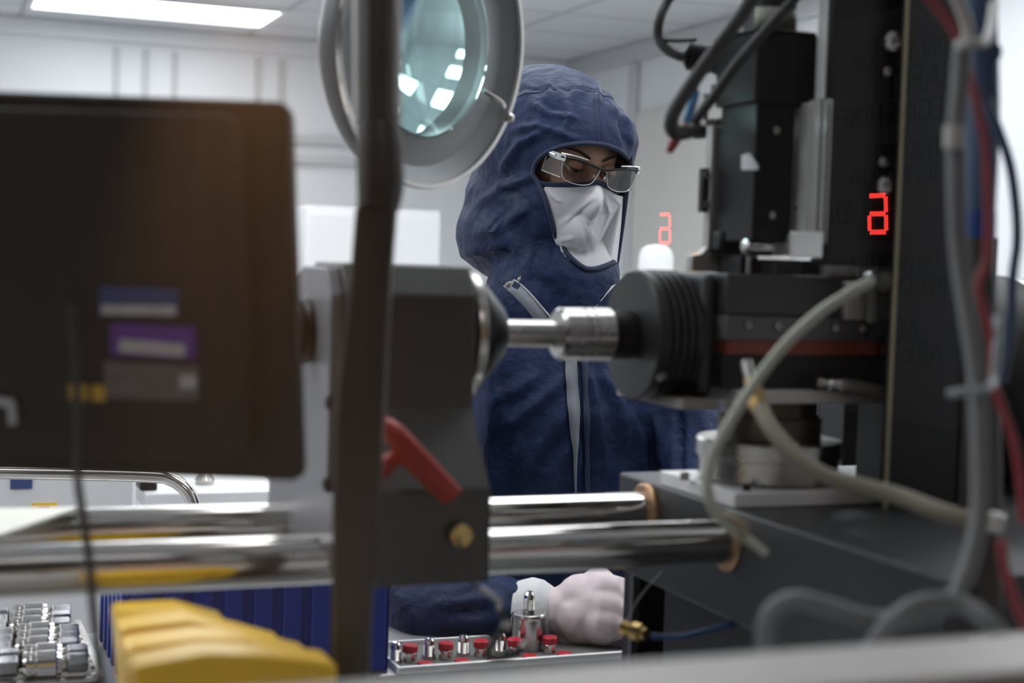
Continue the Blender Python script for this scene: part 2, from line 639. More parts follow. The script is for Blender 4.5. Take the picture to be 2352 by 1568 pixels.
# ================================================================ BACKGROUND
# tall white cabinet against the back wall
def cabinet(px0, px1, pytop, y, depth, label, doors=2, zb=0.0, name='storage_cabinet', cat='cabinet', m=CABW):
    a, b2 = WY(px0, 600, y).x, WY(px1, 600, y).x
    zt = WY((px0 + px1) / 2, pytop, y).z
    t = thing(name, ((a + b2) / 2, y + depth / 2, zb), label, cat)
    part('cabinet_body', MB().box((a, y + .02, zb), (b2, y + depth, zt)), m, t, bevel=.006)
    w = (b2 - a) / doors
    for i in range(doors):
        d = part('door', MB().box((a + i * w + .006, y, zb + .06), (a + (i + 1) * w - .006, y + .019, zt - .03)), m, t, bevel=.004)
        hx = a + (i + (.88 if i % 2 == 0 else .12)) * w
        part('handle', MB().cyl((hx, y - .025, zb + (zt - zb) * .5), (hx, y - .025, zb + (zt - zb) * .62), .008)
             .cyl((hx, y, zb + (zt - zb) * .51), (hx, y - .025, zb + (zt - zb) * .51), .006)
             .cyl((hx, y, zb + (zt - zb) * .61), (hx, y - .025, zb + (zt - zb) * .61), .006), TRIMM, d)
    return t


cabinet(705, 1012, 478, 6.6, .5, 'white two-door cabinet against the far wall behind the magnifying lamp')
cabinet(-420, 325, 800, 3.05, .55, 'low white cabinet with blue and yellow stickers behind the black monitor', doors=2)
# stickers on it
cy = 3.05
def sticker(px0, px1, py0, py1, m, label, y=cy, nm='sticker'):
    mb, _ = pblk(px0, px1, py0, py1, y - .003, y - .001)
    return solo(nm, mb, m, label, 'sticker')
sticker(24, 74, 1090, 1122, LBLUE, 'blue and white printed sticker on the low white cabinet')
st = sticker(72, 130, 1155, 1190, mat('bright_yellow_sticker', (.85, .55, .03), .5), 'yellow warning sticker with an orange mark on the low white cabinet')
part('printed_mark', pblk(88, 114, 1162, 1186, cy - .0045, cy - .003)[0], mat('orange_print', (.6, .12, .02), .5), st)
# white worktop unit further right, with small dark box on it
zt_ = WY(480, 1130, 3.3).z
t = thing('side_table', (WY(490, 1130, 3.3).x, 3.5, 0), 'white side table with lower shelf seen under the monitor edge', 'table')
xa, xb = WY(335, 1130, 3.3).x, WY(660, 1130, 3.3).x
part('table_top', MB().box((xa, 3.3, zt_ - .035), (xb, 3.85, zt_)), CABW, t, bevel=.004)
part('shelf', MB().box((xa + .02, 3.32, zt_ - .34), (xb - .02, 3.83, zt_ - .31)), CABW, t)
for sx in (xa + .025, xb - .025):
    for sy in (3.325, 3.825):
        part('leg', MB().box((sx - .02, sy - .02, 0), (sx + .02, sy + .02, zt_ - .035)), CABW, t)
mb, _ = pblk(322, 362, 1080, 1140, 3.34, 3.44)
_zz = min(p.z for p in mb.v)
for p in mb.v:
    p.z += zt_ - _zz
_c = solo('black_box', mb, BLACK, 'small black box standing on the white side table', 'box', bevel=.004)
mb = MB()
bx_ = WY(470, 1120, 3.42)
mb.lathe((bx_.x, 3.42, zt_), (0, 0, 1), [(0, .02), (.01, .022), (.03, .012), (.045, .02), (.06, .018)], 20)
solo('bench_clamp', mb, STEEL, 'small round steel fixture on the white side table', 'fixture')

# chrome trolley rail bending down
zt = 2.42
tr = MB().tube([W(-160, 1082, zt), W(120, 1086, zt), W(340, 1092, zt), W(392, 1100, zt), W(428, 1126, zt), W(446, 1165, zt), W(452, 1230, zt),
                W(452, 1400, zt)], .0112, 16)
fz = W(452, 1400, zt)
tr.cyl(fz, (fz.x, fz.y, .06), .0112)
f2 = W(-160, 1082, zt)
tr.cyl(f2, (f2.x, f2.y, .06), .0112)
tt = thing('trolley', ((fz.x + f2.x) / 2, (fz.y + f2.y) / 2, 0), 'chrome tube trolley handle curving down behind the monitor', 'trolley')
part('handle_tube', tr, CHROME, tt)
off = V((.02, .30, 0))
tr2 = MB()
for q in (fz, f2):
    tr2.cyl(V((q.x, q.y, .06)) + off, V((q.x, q.y, .95)) + off, .0112)
part('rear_tube', tr2, CHROME, tt)
part('shelf', MB().prism([V((q.x, q.y, .5)) + o for q, o in ((fz, V()), (fz, off), (f2, off), (f2, V()))], (0, 0, .02)), STEEL, tt)
for q in (fz, f2, fz + off, f2 + off):
    part('castor', MB().cyl((q.x - .012, q.y, .03), (q.x + .012, q.y, .03), .03), DKGREY, tt)

# white rounded tub and small orange bottle on a shelf by the beige door
p = W(1507, 590, 5.6)
wt = thing('narrow_table', (p.x, p.y, p.z - .06), 'white narrow table by the beige door beyond the machine', 'table')
zs = W(1507, 640, 5.6).z
part('table_top', MB().box((p.x - .12, p.y - .15, zs - .02), (p.x + .5, p.y + .2, zs)), CABW, wt, bevel=.004)
for sx in (-.1, .46):
    for sy in (-.12, .16):
        part('leg', MB().box((p.x + sx - .015, p.y + sy - .015, 0), (p.x + sx + .015, p.y + sy + .015, zs - .02)), CABW, wt)
solo('plastic_tub', MB().lathe((p.x, p.y, zs), (0, 0, 1), [(0, .058), (.02, .064), (.08, .063), (.105, .055), (.12, .035), (.125, .0)], 32),
     CABW, 'white round-topped plastic tub on the narrow table near the beige door', 'tub')
q = W(1600, 600, 5.6)
solo('orange_cap_bottle', MB().lathe((q.x, q.y, zs), (0, 0, 1), [(0, .02), (.06, .02), (.075, .012), (.1, .012)], 16),
     mat('orange_plastic', (.7, .35, .1), .4), 'small orange bottle on the narrow table near the beige door', 'bottle')

# ===================================================================== BENCH
ZB = .985
BY0, BY1 = 1.80, 2.10
t = thing('workbench', (.6, 2.0, 0), 'steel workbench in front of the person carrying bins and fittings', 'workbench')
part('table_top', MB().box((-.9, BY0, ZB - .04), (1.6, BY1, ZB)), BENCH, t, bevel=.004)
for sx in (-.85, 1.55):
    for sy in (BY0 + .04, BY1 - .04):
        part('leg', MB().box((sx - .02, sy - .02, 0), (sx + .02, sy + .02, ZB - .04)), BENCH, t)

# rack of rods under the couplings
RX0, RX1 = WY(-260, 1470, BY0 + .05).x, WY(222, 1480, BY0 + .03).x
rk = thing('rod_rack', ((RX0 + RX1) / 2, BY0 + .15, ZB), 'rack of parallel polished steel rods under the couplings at left', 'rack')
part('rod_gap_shade', MB().box((RX0, BY0 + .012, ZB), (RX1, BY0 + .29, ZB + .004)), BLACK, rk)  # dark sheet added in place of the shaded gaps beneath the rods
NR = 10
for i in range(NR):
    y = BY0 + .025 + i * .029
    part('rod', MB().cyl((RX0, y, ZB + .011), (RX1, y, ZB + .011), .0050, n=10), CHROME, rk)
part('rack_bar', MB().box((RX0 - .012, BY0 + .01, ZB), (RX0, BY0 + .295, ZB + .02)), STEEL, rk)
part('rack_bar', MB().box((RX1, BY0 + .01, ZB), (RX1 + .008, BY0 + .295, ZB + .02)), STEEL, rk)


NUTM = mat('hammered_nut_steel', (.3, .3, .31), .28, .9, var=.35, scale=220, bump=.0004, bscale=500)


def turn_nuts(o):
    for ch in o.children:
        if ch.name.startswith('hex_nut'):
            a = random.uniform(0, pi / 3)
            ch.rotation_euler = (a, 0, 0)
            ch.location = (0, .0165 * sin(a), .0165 * (1 - cos(a)))


def coupling():
    r = thing('pipe_coupling', (0, 0, 0), 'x', 'coupling', 'steel pipe couplings on the rod rack')
    R0 = .0165
    part('coupling_body', MB().lathe((-.026, 0, R0), (1, 0, 0), [(0, .009), (0, .0135), (.003, .0155), (.008, .0155), (.009, .0145), (.014, .0145),
         (.015, R0), (.036, R0), (.038, .0145), (.043, .0140), (.044, .009), (.048, .009)], 32), CHROME, r)
    part('hex_nut', MB().lathe((.022, 0, R0), (1, 0, 0), [(0, .009), (.002, .0128), (.022, .0128), (.025, .011)], 6), NUTM, r, bevel=.001)
    part('hex_nut', MB().lathe((-.030, 0, R0), (-1, 0, 0), [(0, .009), (.002, .0128), (.020, .0128), (.023, .011)], 6), NUTM, r, bevel=.001)
    return r


c0 = coupling()
NC = 8
word = ['nearest', 'second', 'third', 'fourth', 'fifth', 'sixth', 'seventh', 'farthest']
for i in range(NC):
    o = c0 if i == 0 else copy_tree(c0)
    y = BY0 + .028 + i * .036
    x = WY(106, 1480, y).x if i == 0 else x0c + .004 * sin(i * 2.1)
    if i == 0:
        x0c = x
    o.location = (x, y, ZB + .0158)
    o.rotation_euler = (0, 0, radians(random.uniform(-1.5, 1.5)))
    turn_nuts(o)
    o['label'] = ('polished steel coupling nearest the window in the row on the rods' if i == 0 else
                  'polished steel coupling, %s from the window in the right row on the rods' % word[i] if i < NC - 1 else
                  'polished steel coupling at the far end of the right row on the rods')
for i in range(NC):
    o = copy_tree(c0)
    y = BY0 + .028 + i * .036
    o.location = (x0c - .104 + .003 * sin(i * 1.3), y, ZB + .0158)
    turn_nuts(o)
    o['label'] = ('polished steel coupling nearest the window in the left row on the rods' if i == 0 else
                  'polished steel coupling, %s from the window in the left row on the rods' % word[i] if i < NC - 1 else
                  'polished steel coupling at the far end of the left row on the rods')

# blue storage bin: ribbed walls
bx0, bx1 = WY(296, 1430, BY0 - .015).x, WY(905, 1430, BY0 - .015).x
bxl = WY(228, 1430, BY0 + .0).x
by0 = BY0 - .015 + .02
by1 = BY0 + .245


def bin_mesh(x0, x1, y0, y1, z0, z1):
    mb = MB()
    w = .004
    mb.box((x0, y0, z0), (x1, y1, z0 + w))
    mb.box((x0, y0, z0), (x1, y0 + w, z1)).box((x0, y1 - w, z0), (x1, y1, z1))
    mb.box((x0, y0, z0), (x0 + w, y1, z1)).box((x1 - w, y0, z0), (x1, y1, z1))
    n = 9
    for i in range(n):
        x = x0 + (x1 - x0) * (i + .5) / n
        mb.box((x - .011, y0 - .006, z0 + .006), (x + .011, y0, z1 - .02))
    for i in range(6):
        y = y0 + (y1 - y0) * (i + .5) / 6
        mb.box((x0 - .005, y - .008, z0 + .006), (x0, y + .008, z1 - .02))
    mb.box((x0 - .010, y0 - .010, z1 - .018), (x1 + .010, y0, z1)).box((x0 - .010, y0, z1 - .018), (x0, y1, z1))
    mb.box((x1, y0, z1 - .018), (x1 + .010, y1, z1)).box((x0 - .01, y1, z1 - .018), (x1 + .010, y1 + .01, z1))
    return mb


bz1 = WY(500, 1275, by0).z
solo('storage_bin', bin_mesh(bx0, bx1, by0, by1, ZB, bz1), BLUEBIN, 'blue ribbed plastic storage bin on the bench behind the chrome rails', 'bin',
     bevel=.0015)

# tray with vials and fittings
TX0, TX1 = WY(872, 1530, BY0 - .005).x, WY(1745, 1490, BY0 - .005).x
tx0 = bx1 + .014
t = thing('parts_tray', ((tx0 + TX1) / 2, BY0 + .08, ZB), 'shallow dark steel tray on the bench holding capped vials and threaded fittings', 'tray')
part('tray_floor', MB().box((tx0, BY0 + .0, ZB), (TX1, BY0 + .120, ZB + .004)), GREYPL, t)
part('rim', MB().box((tx0, BY0 - .006, ZB), (TX1, BY0, ZB + .009)).box((tx0, BY0 + .120, ZB), (TX1, BY0 + .125, ZB + .009))
     .box((tx0 - .004, BY0 - .006, ZB), (tx0, BY0 + .125, ZB + .009)).box((TX1, BY0 - .006, ZB), (TX1 + .004, BY0 + .125, ZB + .009)), ALUL, t, bevel=.001)
TZ = ZB + .004


def fitting_proto():
    r = thing('threaded_fitting', (0, 0, 0), 'x', 'fitting', 'chrome threaded fittings on the tray')
    prof = [(0, .0065), (.004, .0065)]
    for i in range(8):
        z = .004 + i * .0020
        prof += [(z, .0062), (z + .0010, .0073)]
    prof += [(.021, .0066), (.024, .0066), (.027, .0045), (.028, .0)]
    part('threaded_body', MB().lathe((0, 0, 0), (0, 0, 1), prof, 24), CHROME, r)
    part('hex_base', MB().lathe((0, 0, 0), (0, 0, 1), [(0, .0088), (.005, .0088)], 6), STEEL, r)
    return r


def vial_proto():
    r = thing('capped_vial', (0, 0, 0), 'x', 'vial', 'red-capped vials on the tray')
    part('vial_body', MB().lathe((0, 0, 0), (0, 0, 1), [(0, .0082), (.0005, .0088), (.011, .0088), (.0125, .0078), (.014, .0075)], 24), CHROME, r)
    part('cap', MB().lathe((0, 0, .0125), (0, 0, 1), [(0, .0095), (.0005, .0100), (.0075, .0100), (.009, .0088)], 28), REDCAP, r)
    return r


fp, vp = fitting_proto(), vial_proto()
first = True
fit = [(908, 1522, 'leftmost threaded chrome fitting on the tray, beside the blue bin'),
       (985, 1512, 'threaded chrome fitting between the two leftmost upright red-capped vials'),
       (1064, 1505, 'threaded chrome fitting left of the hanging black cable'),
       (1150, 1500, 'threaded chrome fitting partly hidden behind the hanging black cable')]
for i, (px, py, lab) in enumerate(fit):
    o = fp if i == 0 else copy_tree(fp)
    q = WZ(px, py, TZ)
    o.location = q
    o['label'] = lab
via = [(941, 1518, 'leftmost red-capped vial on the tray beside the blue bin'),
       (1023, 1512, 'red-capped vial between two chrome fittings on the tray'),
       (1104, 1507, 'red-capped vial just left of the hanging black cable'),
       (1181, 1503, 'red-capped vial beside the left side of the steel canister'),
       (1262, 1498, 'red-capped vial at the right foot of the steel canister')]
for i, (px, py, lab) in enumerate(via):
    o = vp if i == 0 else copy_tree(vp)
    q = WZ(px, py, TZ)
    o.location = q
    o['label'] = lab
for (px, py, lab) in ((976, 1513, 'flat red cap in front of the second chrome fitting'), (1062, 1508, 'flat red cap in front of the third chrome fitting'),
                      (1138, 1504, 'flat red cap behind the hanging black cable'), (1222, 1500, 'flat red cap in front of the steel canister'),
                      (1302, 1495, 'rightmost flat red cap on the tray before the glove')):
    q = WZ(px, py + 14, TZ)
    q.y = max(q.y, BY0 + .014)
    o = solo('loose_cap', MB().lathe(q, (0, 0, 1), [(0, .0098), (.003, .0100), (.004, .0088)], 24), REDCAP, lab, 'cap', 'loose red caps on the tray')
# steel canister with threaded neck
q = WZ(1224, 1496, TZ)
q.y += .018
cn = thing('steel_canister', q, 'polished steel canister with threaded neck beside the gloved hand', 'canister')
part('canister_body', MB().lathe(q, (0, 0, 1), [(0, .0215), (.001, .0222), (.040, .0222), (.044, .0235), (.047, .0225), (.048, .021), (.048, .0)], 40), STEEL, cn)
prof = [(0, .010), (.004, .010)]
for i in range(8):
    prof += [(.004 + i * .002, .0068), (.005 + i * .002, .0080)]
prof += [(.021, .0072), (.024, .0072), (.028, .0045), (.029, 0)]
part('threaded_neck', MB().lathe(q + V((0, 0, .048)), (0, 0, 1), prof, 24), CHROME, cn)

# =================================================================== MACHINE
SPY, SPZ = 1.345, 1.432          # spindle axis
RFY, RBY, RZ, RR = 1.26, 1.43, 1.243, .021
BX0 = .714                        # left side of the base casting

# guide rails
for (y, lab, xr) in ((RFY, 'front chrome guide rail of the machine, nearest the window', BX0 + .01), (RBY, 'rear chrome guide rail of the machine, partly behind the front rail', BX0 + .01)):
    solo('guide_rail', MB().lathe((-.75, y, RZ), (1, 0, 0), [(0, RR - .003), (.003, RR), (xr + .75, RR)], 48), CHROME, lab, 'rail', 'chrome guide rails')

# left bearing pedestal for the rails, beyond the picture's left edge
ped = MB().box((-.80, 1.18, .9), (-.70, 1.52, 1.30)).box((-.85, 1.12, .86), (-.65, 1.58, .9))
solo('rail_pedestal', ped, GRAPH, 'dark pedestal carrying the left ends of the rails, outside the picture', 'pedestal', bevel=.004)

# headstock
HX0, HX1 = .335, .459
hs = thing('headstock', ((HX0 + HX1) / 2, SPY, 1.226), 'dark grey headstock block clamped on the chrome rails left of the spindle', 'headstock')
prof = [(1.375, 1.494), (1.285, 1.494), (1.266, 1.468), (1.266, 1.368), (1.215, 1.306), (1.213, 1.226), (1.50, 1.226), (1.50, 1.306), (1.425, 1.368), (1.425, 1.468)]
part('housing', MB().prism([V((HX0 + .006, y, z)) for y, z in prof], (HX1 - HX0 - .006, 0, 0)), HEADM, hs, bevel=.002)
pr2 = [(1.372, 1.490), (1.287, 1.490), (1.269, 1.466), (1.269, 1.30), (1.222, 1.296), (1.220, 1.2285), (1.497, 1.2285), (1.497, 1.30), (1.42, 1.37), (1.42, 1.466)]
part('end_plate', MB().prism([V((HX0 - .006, y, z)) for y, z in pr2], (.011, 0, 0)), mat('blue_grey_plate', (.2, .2, .22), .4, .2), hs, bevel=.0015)
for (px, py) in ((757, 925), (751, 1112)):
    q = WX(px, py, HX0 - .006)
    part('screw', MB().bolt((HX0 - .006, q.y, q.z), (-1, 0, 0), .006, .003), BLACKM, hs)
# ribbed nut on the left
nut = MB()
pf = [(0, .020), (.0, .028)]
for i in range(5):
    pf += [(.004 + i * .008, .030), (.008 + i * .008, .0275)]
pf += [(.046, .024), (.046, .014), (.075, .014), (.077, .012)]
nut.lathe((HX0 - .006, SPY, SPZ), (-1, 0, 0), pf, 40)
part('collar_nut', nut, BLACKM, hs)
# nose cone on the right
part('nose_cone', MB().lathe((HX1, SPY, SPZ), (1, 0, 0), [(0, .060), (.012, .060), (.014, .056), (.018, .056), (.028, .052), (.052, .026), (.052, .016)], 48), BLACKM, hs)
part('bezel_ring', MB().lathe((HX1 + .012, SPY, SPZ), (1, 0, 0), [(0, .0605), (.002, .0612), (.007, .0612), (.009, .058)], 48), STEEL, hs)
# red clamp lever
Zl = 1.20
lv = MB()
lv.tube([WY(874, 978, 1.20), WY(910, 1000, 1.19), WY(1042, 1138, 1.185)], [.0085, .0095, .0085], 14, smooth=3)
lv.tube([WY(866, 1090, 1.20), WY(905, 1052, 1.195), WY(935, 1052, 1.19), WY(965, 1078, 1.185), WY(1030, 1142, 1.182)], .0075, 14, smooth=5)
part('clamp_lever', lv, RED, hs, label='red clamp lever')
p = WY(1052, 1226, 1.213)
kb = MB().lathe((p.x, 1.213, p.z), (0, -1, 0), [(0, .007), (.004, .007), (.005, .0095), (.011, .0098), (.013, .008)], 24)
part('knob', kb, BRASS, hs, label='small brass knob')

# spindle: shaft, collet, neck and chuck turn together
sp = thing('chuck_spindle', (.6, SPY, SPZ), 'polished shaft and collet leading into the big black ribbed chuck disc', 'spindle')
def SX(px, r=0):
    return WY(px, 765, SPY - r).x
xs0, xs1, xc1 = SX(1160), SX(1292), SX(1394)
part('shaft', MB().lathe((HX1 + .04, SPY, SPZ), (1, 0, 0), [(0, .0128), (xs1 - HX1 - .04, .0128)], 40), STEEL, sp)
c = xs1 - .006
L = xc1 - c
part('collet', MB().lathe((c, SPY, SPZ), (1, 0, 0), [(0, .018), (0, .0225), (.003, .0252), (L * .44, .0254), (L * .45, .0238), (L * .48, .0238), (L * .49, .0254), (L * .61, .0254),
     (L * .62, .0240), (L * .65, .0240), (L * .66, .0256), (L, .0256)], 48), STEEL, sp)
xd0 = .648
part('neck', MB().lathe((xc1, SPY, SPZ), (1, 0, 0), [(0, .0215), (.006, .0215), (.007, .0235), (.022, .0235), (.024, .0205), (xd0 - xc1, .0205)], 40), BLACKM, sp)
pf = [(0, .0), (0, .0615), (.002, .0635), (.012, .0635)]
for i in range(4):
    pf += [(.013 + i * .008, .0605), (.0145 + i * .008, .0605), (.0155 + i * .008, .0640), (.0195 + i * .008, .0640)]
pf += [(.046, .0635), (.047, .055)]
part('chuck_disc', MB().lathe((xd0, SPY, SPZ), (1, 0, 0), pf, 72), mat('black_oxide_steel', (.03, .03, .031), .4, .5, var=.15, rvar=.08), sp)
a = radians(215)
d = V((0, -cos(radians(35)), -sin(radians(35))))
part('chuck_screw', MB().bolt(V((xd0 + .008, SPY, SPZ)) + d * .063, d, .0055, .002), STEEL, sp)

# tailstock slide block
sl = thing('slide_block', (.8, 1.33, 1.372), 'grey bolted slide block with a red strip right of the chuck disc', 'slide')
sx0 = WY(1672, 700, 1.268).x
sx1 = .93
zt_, zb_ = 1.4945, 1.372
part('bearing_housing', MB().box((xd0 + .047, 1.288, 1.376), (sx0 - .001, 1.42, 1.493)), GRAPH, sl, bevel=.006)
part('housing_foot', MB().box((xd0 + .022, 1.274, 1.366), (sx0 - .001, 1.42, 1.376)), mat('beige_machined_foot', (.3, .27, .24), .45, .3), sl, bevel=.001)
zr = WY(1850, 783, 1.268).z
zr2 = WY(1850, 815, 1.268).z
zj = WY(1850, 727, 1.268).z
part('upper_block', MB().box((sx0, 1.272, zj), (sx1, 1.42, zt_)), HEADM, sl, bevel=.0015)
part('gib_plate', MB().box((sx0, 1.268, zr), (sx1, 1.42, zj - .0008)), mat('mid_grey_steel', (.13, .13, .135), .4, .3, rvar=.08), sl, bevel=.001)
part('wiper_strip', MB().box((sx0 + .004, 1.270, zr2), (sx1, 1.42, zr)), REDSTRIP, sl, label='dull red strip')
part('lower_block', MB().box((sx0 - .0, 1.274, zb_ + .014), (sx1, 1.42, zr2)), BLACK, sl, bevel=.001)
part('base_strip', MB().box((sx0 + .012, 1.262, zb_), (sx1, 1.42, zb_ + .0135)), ALU, sl, bevel=.001)
part('rear_support', MB().box((WY(1935, 1030, 1.41).x, 1.41, 1.289), (sx1 + .05, 1.46, zb_)), GRAPH, sl)
for px in (1719, 1787, 1853, 1919, 1983):
    p = WY(px, 747 + (px - 1719) * .03, 1.268)
    part('bolt', MB().bolt((p.x, 1.268, p.z), (0, -1, 0), .0042, .003), STEEL, sl)
p = WY(1938, 700, 1.272)
part('light_plate', MB().box((WY(1945, 700, 1.262).x, 1.262, WY(1990, 735, 1.262).z), (WY(2060, 700, 1.262).x, 1.272, WY(1990, 648, 1.262).z)), ALU, sl, bevel=.001)

# braided connector on the slide's front
bc = thing('braided_connector', WY(1890, 888, 1.25), 'short braided hose with clear crimped end on the slide block', 'hose')
pp = [WY(px, py, 1.255) for px, py in ((1926, 885), (1975, 893), (2040, 908), (2090, 925))]
part('braid', MB().tube(pp, .0078, 16), BRAID, bc)
part('crimp_end', MB().lathe(WY(1872, 880, 1.258), WY(1940, 887, 1.255) - WY(1872, 880, 1.258), [(0, .004), (0, .0065), (.006, .0068), (.007, .0058), (.013, .0058), (.014, .0072), (.024, .0072), (.025, .008), (.03, .008)], 24), STEEL, bc)

# base casting and black control box
bs = thing('machine_base', (1.0, 1.25, 0), 'black cast machine base carrying the rotary stage and column at right', 'machine base')
part('casting', MB().box((BX0, .93, 1.17), (1.75, 1.50, 1.275)), mat('dark_cast_paint', (.022, .022, .024), .45, bump=.0002), bs, bevel=.003)
part('pedestal_cabinet', MB().box((BX0 + .06, .90, 0), (1.75, 1.50, 1.17)), BLACK, bs, bevel=.003)
part('edge_strip', MB().box((BX0 + .02, .926, 1.225), (1.75, .93, 1.232)), ALU, bs)
part('bushing', MB().lathe((BX0, RBY, RZ), (-1, 0, 0), [(0, .030), (.004, .030), (.006, .028), (.006, .0215)], 40), BRONZE, bs, label='bronze rail bushing')
part('bushing', MB().lathe((BX0, RFY, RZ), (-1, 0, 0), [(0, .028), (.002, .028), (.003, .026), (.003, .0215)], 40), BRONZE, bs, label='bronze rail bushing')
cb = thing('control_box', (WY(1560, 1400, 1.56).x, 1.6, 0), 'black open-framed control box below the machine base beside the gloved hand', 'control box')
mb, (a_, b_, z0_, z1_) = pblk(1452, 1900, 1300, 1520, 1.56, 1.70)
x_, X_ = a_, b_
part('box_body', MB().box((a_ + .008, 1.57, .2), (b_, 1.60, z1_)), BLACK, cb)
fm = MB()
fm.box((a_, 1.56, z0_), (a_ + .009, 1.57, z1_ + .004)).box((a_, 1.56, z1_ - .005), (b_, 1.57, z1_ + .004))
part('front_frame', fm, GRAPH, cb, bevel=.001)
part('foot', MB().box((a_ + .03, 1.52, 0), (b_ - .03, 1.66, .2)), BLACK, cb)

# rotary stage
RXc, RYc = .800, 1.335
rs = thing('rotary_stage', (RXc, RYc, 1.275), 'round steel rotary stage on an aluminium plate under the slide block', 'rotary stage')
part('mounting_plate', MB().box((BX0 + .004, 1.255, 1.275), (.878, 1.41, 1.289)), ALUL, rs, bevel=.001)
part('stage_body', MB().lathe((RXc, RYc, 1.289), (0, 0, 1), [(0, .066), (.004, .070), (.024, .070), (.025, .073), (.040, .073), (.042, .071), (.042, .0)], 72), STEEL, rs)
part('stage_cap', MB().lathe((RXc, RYc, 1.331), (0, 0, 1), [(0, .052), (.022, .052), (.024, .050), (.024, .048), (.041, .048), (.041, .0)], 64), BRONZE and mat('dark_bronze_steel', (.13, .11, .085), .4, .6, rvar=.08), rs)
for px, py in ((1572, 1092),):
    p = WZ(px, py + 10, 1.289)
    part('bolt', MB().bolt((p.x, p.y, 1.289), (0, 0, 1), .0048, .008), STEEL, rs)
p = WY(1668, 1115, RYc - .06)
part('bolt', MB().bolt((BX0 + .025, 1.27, 1.289), (0, 0, 1), .004, .006), BLACKM, rs)

# column
cl = thing('machine_column', (.93, 1.25, 1.275), 'tall black machine column with pale edge strip at right', 'column')
cx0 = WY(1908, 300, 1.235).x
cx1 = WY(2070, 300, 1.235).x
part('upper_column', MB().box((cx0, 1.237, 1.505), (cx1 + .02, 1.262, 2.25)), BLACK, cl, bevel=.002)
part('guide_channel', MB().box((cx0 - .0015, 1.246, WY(1890, 226, 1.25).z), (cx0 - .0002, 1.262, 2.25)), ALUL, cl)
dx0 = WY(2054, 600, 1.222).x
dx1 = WY(2222, 600, 1.222).x
part('front_column', MB().box((dx0 + .004, 1.222, 1.275), (dx1, 1.236, 2.25)).box((dx0 + .06, 1.236, 1.275), (dx1, 1.36, 2.25)), BLACK, cl, bevel=.001)
part('edge_strip', MB().box((dx0 - .0006, 1.2205, 1.275), (dx0 + .0035, 1.2235, 2.25)), mat('brass_tinted_strip', (.3, .26, .17), .4, .6), cl)
for px, py, r in ((2048, 98, .0105), (2040, 165, .005), (2030, 372, .005), (2030, 428, .0095)):
    p = WY(px - 4, py, 1.237)
    part('bolt', MB().bolt((p.x, 1.237, p.z), (0, -1, 0), r, r * .9), STEEL, cl)
part('side_plate', MB().box((dx1, 1.22, 1.275), (WY(2286, 700, 1.22).x, 1.34, WY(2250, 545, 1.22).z)), mat('brown_black_paint', (.02, .015, .012), .5), cl)

# round motor at far right
mt = thing('side_motor', (1.1, 1.32, 1.275), 'round black motor housing at the right edge behind the wires', 'motor')
pm_ = WY(2330, 900, 1.30)
part('motor_body', MB().lathe((pm_.x - .035, 1.36, pm_.z - .0), (1, 0, 0), [(0, .0), (0, .085), (.02, .108), (.05, .118), (.2, .118)], 64), DKGREY, mt)
part('motor_foot', MB().box((pm_.x, 1.28, 1.275), (pm_.x + .15, 1.44, pm_.z - .08)), BLACK, mt)
part('cooling_rib', MB().lathe((pm_.x + .02, 1.36, pm_.z), (1, 0, 0), [(0, .116), (.0, .121), (.006, .121), (.006, .116)], 64), STEEL, mt)

# linear actuator tower on the slide
TY = 1.285
tw = thing('linear_actuator', (.78, 1.33, 1.495), 'black and aluminium actuator tower with motor above the slide block', 'actuator')
mb, (a_, b_, z0_, z1_) = pblk(1733, 1822, 236, 556, TY, TY + .07)
part('carriage_block', mb, BLACKM, tw, bevel=.0015)
ax0, ax1 = a_, b_
fa = WX(1655, 400, ax0).y
# dark grey side casting and aluminium plate seen on the left
part('side_casting', MB().box((ax0 + .001, TY + .07, z0_ + .0), (ax1, fa + .012, z1_ - .018)), GRAPH, tw, bevel=.001)
zf = 1.495
pl0 = ax0 - .0
py_a = fa + .0125
zpt, zpb = WX(1645, 290, ax0).z, zf
plate = [(ax0 + .002, py_a, zpb), ]
part('vertical_plate', MB().box((ax0 - .002, py_a, zf), (ax1 + .01, py_a + .012, WY(1640, 288, py_a).z)), ALU, tw, bevel=.001)
xq0, xq1 = WY(1630, 450, py_a - .002).x, ax0 - .002
zq = WY(1640, 288, py_a).z
zfo = WY(1640, 588, py_a).z
poly = [V((xq0, py_a - .002, zq)), V((xq1, py_a - .002, zq)), V((xq1, py_a - .002, zf)), V((xq0 - .017, py_a - .002, zf)), V((xq0 - .017, py_a - .002, zfo)), V((xq0 - .006, py_a - .002, zfo + .002)), V((xq0, py_a - .002, zfo + .009))]
part('plate_foot', MB().prism(poly, (0, .012, 0)), ALU, tw, bevel=.0008)
mb, (ta, tb, tz0, tz1) = pblk(1612, 1633, 386, 487, py_a, py_a + .008)
part('sensor_tab', mb, GRAPH, tw, bevel=.0008)
for py in (402, 470):
    p = WY(1623, py, py_a)
    part('tab_screw', MB().bolt((p.x, py_a, p.z), (0, -1, 0), .0040, .002), STEEL, tw)
# white torn label on the side
def side_label(pts, x, m, nm, parent, d=.0006):
    return part(nm, MB().prism([V((x, WX(a, b, x).y, WX(a, b, x).z)) for a, b in pts], (-d, 0, 0)), m, parent)
side_label([(1704, 356), (1722, 352), (1734, 368), (1742, 380), (1742, 390), (1704, 390)], ax0 - .0003, CABW, 'torn_label', tw)
for py in (300, 494):
    p = WY(1783 if py < 400 else 1773, py, TY)
    part('block_screw', MB().bolt((p.x, TY, p.z), (0, -1, 0), .0036, .0012), STEEL, tw)
